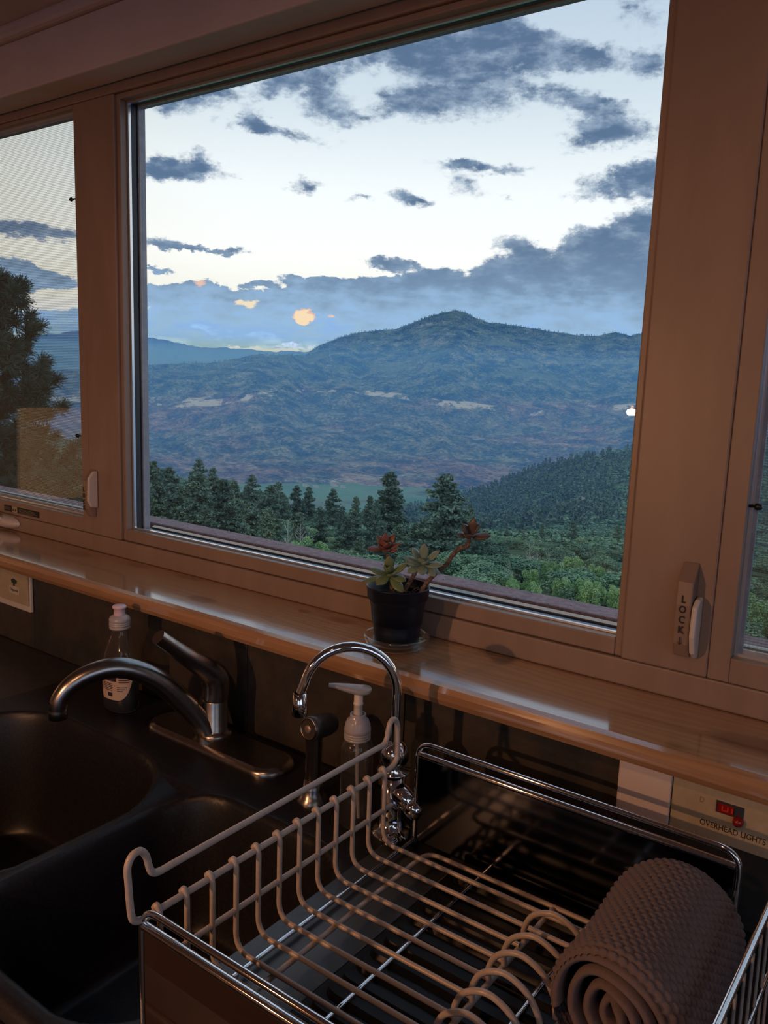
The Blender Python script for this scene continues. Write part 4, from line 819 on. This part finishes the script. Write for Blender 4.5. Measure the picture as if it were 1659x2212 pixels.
for i in range(9): lab_rect(.54, .80, .082-.0034*i, .0842-.0034*i-.0004*(i % 3))
for i in range(5): lab_rect(.05, .40-.03*rng.random(), .051-.0028*i, .0522-.0028*i)
for i in range(3): lab_rect(.50, .74-.05*i, .046-.0032*i, .0474-.0032*i)
lab_rect(.26, .38, .030, .0365); lab_rect(.86, .875, .06, .082); lab_rect(.90, .91, .064, .084)
pr.build('fine_print', pbr('label_ink', (.03, .03, .05), .5), bo)

# pump bottle
PB = (-.593, -.226, ZL)
pb = thing('pump_bottle', 'clear pump bottle with a translucent white dispenser head', 'soap bottle', PB)
MB().lathe([(.0005, .0005), (.018, .0005), (.0205, .004), (.0208, .10), (.0200, .108), (.0165, .114), (.0150, .116), (.0150, .120)], PB, seg=32).build('bottle', m_bottle, pb)
MB().lathe([(.0152, .1155), (.0168, .1158), (.0168, .1180), (.0160, .1184), (.0168, .1190), (.0168, .1212), (.0160, .1216), (.0168, .1222), (.0168, .1244), (.0160, .1248), (.0168, .1254), (.0168, .1300), (.0160, .1318), (.0160, .1350), (.0142, .1385), (.0140, .1400), (.0100, .1425), (.0100, .1475), (.0094, .1490), (.0092, .1490), (.0092, .1440), (.0002, .1440)], PB, seg=32).build('collar', m_capw, pb)
m_pumpw = pbr('milky_plastic', (.66, .60, .52), .3)
MB().lathe([(.0056, .1442), (.0056, .1600), (.0062, .1604), (.0062, .1625), (.0056, .1630), (.0056, .1745), (.0002, .1745)], PB, seg=18).build('stem', m_pumpw, pb)
MB().tube([(PB[0], PB[1], PB[2]+.112), (PB[0]+.002, PB[1], PB[2]+.06), (PB[0]+.006, PB[1], PB[2]+.01)], .0025, 8).build('dip_tube', m_capw, pb)
pd = Vector((-.82, -.57, 0)).normalized(); hp = []
nose = [(-.016, .002), (-.013, .0085), (-.006, .0115), (.0, .0118), (.010, .0105), (.020, .0080), (.028, .0055), (.034, .0042), (.0375, .0034)]
m = MB(); c0 = Vector(PB)+Vector((0, 0, .1745)); side = Vector((-pd.y, pd.x, 0)); vs_ = []; ns = 24
nose = [tuple(p)[:2] for p in smooth_path([(a, b, 0) for a, b in nose], 3)]
for s_, hw in nose:
    zz = .0105+.0035*min(1, max(0, s_/.03)); hh = .0065*hw/.0118+.0012
    for k in range(ns):
        a = 2*math.pi*k/ns; vs_.append(c0+pd*s_+side*hw*math.cos(a)+Vector((0, 0, zz-.004+hh*math.sin(a)*(.45 if math.sin(a) > 0 else 1.0))))
m.add(vs_, [(i*ns+k, i*ns+(k+1) % ns, (i+1)*ns+(k+1) % ns, (i+1)*ns+k) for i in range(len(nose)-1) for k in range(ns)]+[tuple(range(ns))[::-1], tuple(range((len(nose)-1)*ns, len(nose)*ns))], True)
m.build('pump_head', thin_glass('frosted_plastic', (.7, .7, .7), .12, 1.5, .42, (.66, .64, .62)), pb)

# ------------------------------------------------------------------ dish rack
RX0, RX1, RY0, RY1, RZT, RZB = -.505, -.140, -.620, -.220, -.432, -.563
dr = thing('dish_rack', 'chrome-framed dish rack with steel end panels beside the sink', 'dish rack', (-.32, -.42, -.5695))
for yy in (RY0, RY1):
    loop = [(RX0, yy, RZB), (RX0, yy, RZT), (RX1, yy, RZT), (RX1, yy, RZB)]
    sgn = 1 if yy == RY0 else -1
    MB().tube(fillet(loop, .020, 7), .0030, 12).build('end_wire', m_chrome, dr)
    p_ = MB().box(RX0+.004, RX1-.004, yy-.0012, yy+.0012, RZB+.004, RZT-.017).build('end_panel', m_panel_reflect if yy == RY0 else m_dark_mirror, dr)
    MB().tube([(RX0+.003, yy-.0*sgn, RZT-.0155), (RX1-.003, yy, RZT-.0155)], .0042, 10).build('panel_lip', m_chrome, dr)
    for xx in (RX0, RX1): MB().lathe([(.0005, -.0065), (.004, -.0065), (.0055, -.004), (.0055, .004), (.0034, .008)], (xx, yy, RZB), seg=12).build('foot', m_blackpl, dr)
for xx in (RX0-.001, -.405, -.275, RX1): MB().tube([(xx, RY0, RZB+.003), (xx, RY1, RZB+.003)], .0026, 10).build('cross_rod', m_chrome, dr)

bk = thing('wire_basket', 'cream-coated wire dish basket with plate hoops, set in the chrome rack', 'basket', (-.32, -.42, -.5575))
BX = -.505; W_ = .0028
hw_ = [(BX, -.590, -.4095), (BX, -.602, -.4095), (BX, -.609, -.407), (BX, -.6125, -.400), (BX, -.6150, -.390), (BX, -.6205, -.3825), (BX, -.6285, -.3830), (BX, -.6330, -.391), (BX, -.6325, -.405), (BX, -.6305, -.432), (BX, -.6270, -.4405), (BX, -.618, -.4435), (BX, -.606, -.4435)]
back_ = [(BX, -.300, -.4445), (BX, -.286, -.4445), (BX, -.2735, -.4435), (BX, -.2660, -.4380), (BX, -.2640, -.428), (BX, -.2655, -.400), (BX, -.2685, -.3905), (BX, -.2750, -.3860), (BX, -.2810, -.3885), (BX, -.2840, -.396), (BX, -.2865, -.405), (BX, -.2930, -.4105), (BX, -.306, -.4105)]
MB().tube(smooth_path(hw_, 5)+[Vector((BX, -.45, -.4435))]+smooth_path(back_, 5), W_+.0003, 10, True).build('side_handle', m_cream, bk)
MB().tube([(BX+.003, -.609, -.4885), (BX+.003, -.276, -.4885)], W_, 10).build('side_rail', m_cream, bk)
ys = [-.605+.0285*i for i in range(12)]
BZ = -.528
for i, y_ in enumerate(ys):
    x_end = -.172 if i > 9 else -.2985
    pts = fillet([(BX-.004, y_, -.4425), (BX, y_, -.4375), (BX+.0035, y_, -.4445), (BX+.0035, y_, BZ), (x_end, y_, BZ)], .018, 6)
    MB().tube(pts, W_-.0002, 9).build('wire', m_cream, bk)
# hoops that hold plates
for i, y_ in enumerate([-.3420]+[ys[k]-.005 for k in range(8, -1, -1)]):
    c_ = [(-.297, y_, BZ+.001), (-.297, y_-.002, BZ+.016), (-.288, y_-.003, BZ+.034), (-.268, y_-.003, BZ+.044), (-.247, y_-.002, BZ+.036), (-.236, y_, BZ+.018), (-.233, y_, BZ+.0)]
    MB().tube(smooth_path(c_, 5), W_, 9).build('plate_hoop', m_cream, bk)
MB().tube(fillet([(-.300, -.605, BZ-.0052), (-.300, -.272, BZ-.0052)], .01), W_, 9).build('cross_wire', m_cream, bk)
MB().tube([(-.230, -.605, BZ-.0052), (-.230, -.272, BZ-.0052)], W_, 9).build('cross_wire', m_cream, bk)
MB().tube(fillet([(-.455, -.612, BZ-.0052), (-.455, -.268, BZ-.0052), (-.165, -.268, BZ-.0052), (-.165, -.612, BZ-.0052)], .018, 6, True), W_, 9, True).build('base_wire', m_cream, bk)

# drain tray below
ty = thing('drain_tray', 'black ribbed drain tray under the dish rack, tipping toward the sink', 'tray', (-.33, -.42, -.566))
tz = -.5665
MB().box(-.4405, -.150, -.595, -.232, -.5700, tz).build('tray_base', m_blackrib, ty, .0012)
MB().prism([(-.595, -.5700), (-.232, -.5700), (-.232, tz), (-.595, tz)], 0, -.536, -.4410).build('drain_lip', pbr('satin_black_tray', (.045, .055, .062), .34, spec=.6), ty, .0012)
m = MB(); m.box(-.440, -.152, -.5952, -.590, tz+.0002, tz+.008); m.box(-.440, -.152, -.237, -.2322, tz+.0002, tz+.008); m.box(-.1545, -.150, -.590, -.237, tz+.0002, tz+.008); m.build('rim', m_blackrib, ty, .0012)
for i in range(16):
    y_ = -.580+i*.0222; n_ = 10; hwid = .0088; vs_ = []
    xs_ = [-.432+.012*(1-math.cos(math.pi/2*k/5))*1.6 for k in range(6)]
    m = MB(); top = []
    # rounded left nose, long ridge to the right
    out = [(-.420+.012*-math.cos(a), y_+hwid*math.sin(a)) for a in np.linspace(-math.pi/2, math.pi/2, 9)]
    out = [(-.160, y_-hwid)]+[(p[0]-.0, p[1]) for p in out]+[(-.160, y_+hwid)]
    a_ = [(p[0], p[1], tz+.0002) for p in out]; b_ = [((p[0]-(-.29))*.985-.29, y_+(p[1]-y_)*.55, tz+.0055) for p in out]; k_ = len(out)
    m.add(a_+b_, [(j, (j+1) % k_, k_+(j+1) % k_, k_+j) for j in range(k_)]+[tuple(range(k_, 2*k_))]); m.build('rib', m_blackrib, ty)

# chrome utensil basket at the right edge
ub = thing('utensil_basket', 'chrome wire utensil basket at the right edge of the picture', 'basket', (-.065, -.38, -.5795))
for z_, r_ in ((-.432, .0032), (-.50, .002), (-.573, .002)):
    dx = 0 if z_ > -.44 else .004
    MB().tube(fillet([(-.101+dx, -.56, z_), (-.101+dx, -.265, z_), (-.030-dx, -.265, z_), (-.030-dx, -.56, z_)], .012, 5, True), r_, 10, True).build('hoop_wire', m_chrome, ub)
for i in range(11):
    y_ = -.55+.0275*i; MB().tube(fillet([(-.0985, y_, -.434), (-.0965, y_, -.5765), (-.0345, y_, -.5765), (-.0325, y_, -.434)], .008, 4), .0013, 7).build('upright_wire', m_cream, ub)
MB().tube([(-.066, -.56, -.437), (-.066, -.265, -.437)], .0022, 8).build('divider_rod', m_nickel, ub)

# ------------------------------------------------------------------ rolled towel
def towel():
    cx_, cz_ = -.172, -.4700; y0, y1 = -.455, -.285; r0 = .0525
    # outer shell : angle x length grid with woven bumps
    na, nl = 300, 150; m = MB()
    th = np.linspace(0, 2*np.pi, na, endpoint=False); yy = np.linspace(y0, y1, nl)
    TH, YY = np.meshgrid(th, yy); t = (YY-y0)/(y1-y0)
    arc = TH*r0; row = np.floor((YY)/.0054+.0); ph = (arc/.0076+.5*(row % 2))
    bmp = (np.abs(np.sin(np.pi*ph))**.6)*(np.abs(np.sin(np.pi*YY/.0054))**.6)
    rr = r0*(1+.05*np.sin(TH*2+.6)+.03*np.cos(TH*3+1.0)+.03*np.sin(t*5+TH))+.0029*bmp
    rr *= 1-.10*np.clip((.08-t)/.08, 0, 1)**2-.16*np.clip((t-.88)/.12, 0, 1)**2
    flat = np.clip(-np.sin(TH)-.72, 0, 1); rr *= 1-.22*flat
    X_ = cx_+rr*np.cos(TH)*1.06; Z_ = cz_+rr*np.sin(TH); Yd = YY-.012*np.cos(TH)*(1-t)
    m.v = [tuple(p) for p in np.stack([X_.ravel(), Yd.ravel(), Z_.ravel()], 1)]
    idx = np.arange(na*nl).reshape(nl, na)
    for j in range(nl-1):
        a = idx[j]; b = np.roll(a, -1); c = idx[j+1]; d = np.roll(c, -1)
        for k in range(na): m.f.append((int(a[k]), int(b[k]), int(d[k]), int(c[k])))
    m.f.append(tuple(int(i) for i in idx[-1])); m.sm = [True]*len(m.f); m.mi = [0]*len(m.f)
    # spiral of cloth showing on the near end
    sp = MB(); n_ = 260; turns = 3.6
    for s_ in (0,):
        vs_ = []
        for k in range(n_+1):
            f_ = k/n_; a = R(200)-f_*turns*2*math.pi; r_ = .0490-.0440*f_+.0012*math.sin(a*2)
            fy = y0+.001-.012*math.cos(a)*(1.0)+.006*f_+.0015*math.sin(a*3)
            for dr_, dy in ((.0034, .006), (.0030, 0), (0, -.0028), (-.0030, 0), (-.0034, .006), (-.0034, .03), (.0034, .03)):
                r3 = max(.001, r_+dr_); vs_.append((cx_+r3*math.cos(a)*1.04, fy+dy, cz_+r3*math.sin(a)*(.9 if math.sin(a) < -.5 else 1)))
        sp.add(vs_, [(k*7+i, k*7+i+1, (k+1)*7+i+1, (k+1)*7+i) for k in range(n_) for i in range(6)], True)
    return m, sp
def x_towel(t, b):
    n = t.noise(wpos(t), 400, 3).outputs['Fac']; setc(t, b, t.mix(n, c4((.125, .095, .092)), c4((.185, .140, .135)))); bump(t, b, n, .4, .0008)
m_towel = pbr('taupe_knit', (.13, .09, .08), .9, spec=.15, extra=x_towel)
tw = thing('rolled_dish_towel', 'taupe knitted dish towel rolled up in the right end of the rack', 'towel', (-.172, -.37, -.5225))
a_, s2 = towel(); a_.build('outer_wrap', m_towel, tw); s2.build('rolled_end', m_towel, tw)

# ------------------------------------------------------------------ succulent in pot on saucer
SC0 = (-.6500, -.067, -.3838)
sa = MB(); sa.lathe([(.0005, .0002), (.034, .0002), (.040, .001), (.0445, .006), (.0460, .012), (.0475, .0145), (.0475, .0165), (.0445, .0170), (.0425, .0150), (.0405, .008), (.036, .005), (.0005, .0045)], SC0, seg=48)
tag(sa.build('saucer', m_saucer, None, None, org=(SC0[0], SC0[1], SC0[2]+H)), 'clear glass saucer under the black plant pot on the sill', 'saucer')
PT = (SC0[0], SC0[1], SC0[2]+.0050)
po = thing('potted_succulent', 'leggy succulent with three rosettes in a black nursery pot on the sill', 'potted plant', PT)
MB().lathe([(.0005, .0005), (.0305, .0005), (.0320, .002), (.0336, .020), (.0334, .0208), (.0405, .0665), (.0435, .0675), (.0445, .081), (.0456, .0825), (.0452, .0840), (.0438, .0835), (.0425, .0660), (.039, .060), (.036, .03), (.0005, .03)], PT, seg=40).build('pot', m_blackpl, po)
MB().lathe([(.0405, .066), (.03, .068), (.015, .066), (.0005, .069)], PT, seg=24).build('soil', pbr('dark_soil', (.012, .009, .008), .95, extra=x_speck((.006, .005, .004), (.03, .022, .018), 250, st=.8, dist=.003)), po)
def x_leaf(c1, c2, tip):
    def f(t, b):
        u_ = t.N('ShaderNodeAttribute', attribute_name='along').outputs['Fac']; n = t.noise(wpos(t), 90, 3).outputs['Fac']
        base = t.mix(n, c4(c1), c4(c2)); setc(t, b, t.mix(t.maprange(u_, .72, 1.0, 0, .6), base, c4(tip)))
    return f
m_lg = pbr('green_leaf', (.10, .13, .06), .38, extra=x_leaf((.12, .19, .08), (.21, .27, .13), (.14, .12, .07)))
m_lb = pbr('bluish_leaf', (.12, .16, .11), .38, extra=x_leaf((.17, .26, .19), (.27, .35, .26), (.19, .20, .15)))
m_lr = pbr('reddish_leaf', (.22, .07, .04), .38, extra=x_leaf((.19, .085, .065), (.26, .12, .09), (.14, .045, .04)))
m_lp = pbr('brownish_leaf', (.15, .08, .055), .38, extra=x_leaf((.085, .06, .05), (.125, .085, .06), (.075, .035, .03)))
m_stem = pbr('woody_stem', (.16, .09, .06), .7, extra=x_speck((.09, .05, .035), (.24, .15, .10), 260, st=.5, dist=.001))
def leaf(base, dirv, L, w_, th_, m, parent, upv=None):
    d = Vector(dirv).normalized(); up_ = Vector(upv or (0, -.5, 1)); side = d.cross(up_)
    if side.length < .1: side = d.cross(Vector((1, 0, 0)))
    side.normalize(); nn = side.cross(d).normalized(); base = Vector(base); nu, nv = 11, 10; vs_ = []; al = []
    for i in range(nu):
        t = i/(nu-1); wv = w_*(.30+.70*math.sin(min(1, t/.62)*math.pi/2)) if t < .62 else w_*max(0, 1-((t-.62)/.38)**1.7)
        wv = max(wv, .0002); tv = th_*(wv/w_)**.8
        cpt = base+d*(L*t)+nn*(L*.14*t*t)
        for k in range(nv):
            a = 2*math.pi*k/nv; vs_.append(cpt+side*wv*math.cos(a)+nn*(tv*math.sin(a)+.18*wv*abs(math.cos(a))**2)); al.append(t)
    mb = MB(); mb.add(vs_, [(i*nv+k, i*nv+(k+1) % nv, (i+1)*nv+(k+1) % nv, (i+1)*nv+k) for i in range(nu-1) for k in range(nv)]+[tuple(range(nv))[::-1]], True)
    o = mb.build('leaf', m, parent); at = o.data.attributes.new('along', 'FLOAT', 'POINT'); at.data.foreach_set('value', al); return o
RT = Vector((.804, .593, 0)); UPV = Vector((-.12, .11, .985)); TC = Vector((.56, -.80, .16))     # right, up and toward-viewer directions as seen from the room
def dirc(r_, u_, t_): return RT*r_+UPV*u_+TC*t_
def stem(pts, r0, r1):
    P = smooth_path(pts, 6); n = len(P); return MB().tube(P, [r0+(r1-r0)*i/(n-1)+.0004*math.sin(i*2.1) for i in range(n)], 9).build('stem', m_stem, po)
zs = SC0[2]+.072
stem([(-.652, -.078, zs-.002), (-.654, -.079, -.285), (-.658, -.080, -.268), (-.663, -.079, -.250)], .0034, .0026)
stem([(-.643, -.074, zs-.002), (-.634, -.070, -.295), (-.626, -.066, -.278), (-.620, -.060, -.262)], .0034, .0028)
stem([(-.626, -.052, zs-.002), (-.616, -.046, -.290), (-.602, -.038, -.270), (-.5930, -.032, -.261), (-.5865, -.028, -.248), (-.577, -.024, -.2365), (-.569, -.020, -.2335), (-.5665, -.018, -.222)], .0036, .0030)
# each rosette: leaves given by (right, up, toward) direction and length
for c0_, lst, mt in (
    ((-.6655, -.080, -.243), [(-.55, .75, .2, .020, .0060), (.0, 1, .25, .021, .0055), (.55, .75, .1, .021, .0058), (-.25, .45, .85, .018, .0068), (.22, .30, .9, .019, .0068), (.85, .25, .3, .021, .0055), (.75, -.15, .6, .020, .0058), (-.9, -.1, .3, .024, .0058), (.30, .75, -.6, .018, .005), (-.45, .1, .85, .018, .006), (.1, -.25, .9, .016, .006)], m_lr),
    ((-.655, -.083, -.277), [(.0, 1, .35, .025, .0070), (-.45, .55, .7, .018, .006), (.85, .42, .3, .027, .0070), (-.95, .12, .3, .027, .0065), (.25, -.1, .95, .019, .0068), (-.62, -.62, .5, .024, .0085), (.75, -.35, .5, .026, .0070), (.1, .45, .85, .018, .006), (.5, -.75, .4, .030, .0075), (-.95, -.40, .1, .036, .0052)], m_lg),
    ((-.6165, -.058, -.260), [(.12, 1, .3, .027, .0068), (-.60, .72, .3, .026, .0072), (.80, .55, .3, .028, .0062), (-.95, .22, .35, .026, .0070), (-.95, -.05, .5, .026, .0068), (.92, -.12, .45, .027, .0072), (.35, .1, .93, .016, .0065), (-.75, -.55, .45, .025, .0072), (-.05, -.65, .75, .022, .0072), (.55, -.62, .5, .025, .0068), (.75, -.50, .2, .025, .006), (-.2, .3, .9, .016, .006)], m_lb),
    ((-.5660, -.018, -.219), [(-.55, .60, .3, .019, .0078), (.25, 1, .2, .023, .0066), (.62, .75, .3, .019, .005), (-.85, .0, .4, .019, .006), (-.15, -.05, .95, .014, .0068), (.92, -.05, .35, .026, .0080), (-.4, -.15, .8, .015, .006)], m_lp)):
    for (a, b, c, L, ww) in lst:
        d_ = dirc(a, b, c); leaf(Vector(c0_)+d_.normalized()*.0012, d_, L*1.12, ww*1.02, ww*.40, mt, po, upv=UPV*.9+TC*.8)
for a in ((-.630, -.058), (-.622, -.060), (-.636, -.052)):
    MB().tube(smooth_path([(a[0], a[1], zs-.002), (a[0]+.003, a[1]-.002, zs+.010), (a[0]+.008, a[1]+.004, zs+.013), (a[0]+.004, a[1]+.012, zs+.004)], 5), .0006, 5).build('root', m_stem, po)

# ------------------------------------------------------------------ lamps of the room as objects
wl = thing('desk_lamp', 'small dark desk lamp with two tiny warm bulbs on the side table behind the viewer', 'lamp', (-.879, -1.47, -.5695))
MB().lathe([(.0005, .0005), (.06, .0005), (.062, .008), (.012, .018), (.007, .03), (.006, .49), (.0005, .49)], (-.879, -1.47, -.5695), seg=24).build('post', m_nickel, wl)
MB().tube(smooth_path([(-.879, -1.47, -.085), (-.879, -1.47, -.062), (-.879, -1.44, -.046), (-.879, -1.395, -.052)], 5), .005, 8).build('arm', m_nickel, wl)
MB().lathe([(.068, .001), (.069, .002), (.045, .017), (.012, .024), (.0005, .024)], (-.879, -1.386, -.0700), seg=28).build('shade', pbr('dark_metal_shade', (.12, .08, .05), .5, .3), wl)
for xx in (-.886, -.872): MB().lathe([(.0005, -.010), (.003, -.009), (.0042, -.002), (.0035, .006), (.002, .010), (.0005, .030)], (xx, -1.384, -.090), seg=12).build('bulb', m_bulb, wl)
cp_ = thing('ceiling_lamp', 'round pendant lamp hanging from the sloped ceiling behind the viewer', 'lamp', (-.25, -1.95, .95))
MB().lathe([(.0005, .18), (.018, .17), (.02, .09), (.13, .02), (.14, .0), (.135, .0), (.055, .07), (.0005, .084)], (-.25, -1.95, .86), seg=32).build('shade', pbr('dark_metal_shade', (.12, .08, .05), .5, .3), cp_)
MB().tube([(-.25, -1.95, 1.03), (-.25, -1.95, 1.19)], .004, 8).build('cord', m_blackpl, cp_)
m = MB(); m.box(-1.5, -.45, -1.95, -1.28, -.61, -.570)
for xx in (-1.47, -.52):
    for yy in (-1.92, -1.35): m.box(xx, xx+.04, yy, yy+.04, ZF+.0005, -.61)
tag(m.build('side_table', m_cab, None, .003), 'high brown side table behind the viewer carrying the desk lamp', 'table')
sl = thing('table_lamp', 'table lamp with pleated warm fabric shade at the left end of the counter', 'lamp', (-2.72, -.62, -.58))
def pleat(r0, r1, z0, z1, c):
    n = 96; vs_ = []
    for z, r in ((z0, r0), (z1, r1)):
        for k in range(n):
            a = 2*math.pi*k/n; rr = r+(.005 if k % 2 else 0); vs_.append((c[0]+rr*math.cos(a), c[1]+rr*math.sin(a), z))
    m = MB(); m.add(vs_, [(k, (k+1) % n, n+(k+1) % n, n+k) for k in range(n)]); return m
pleat(.118, .110, -.475, -.168, (-2.72, -.62)).build('lamp_shade', emis('lit_pleated_shade', (1.0, .50, .20), 1.5), sl)
MB().lathe([(.0005, .0005), (.07, .0005), (.072, .02), (.02, .04), (.03, .06), (.012, .09), (.008, .25), (.0005, .25)], (-2.72, -.62, -.5798), seg=24).build('base', m_nickel, sl)
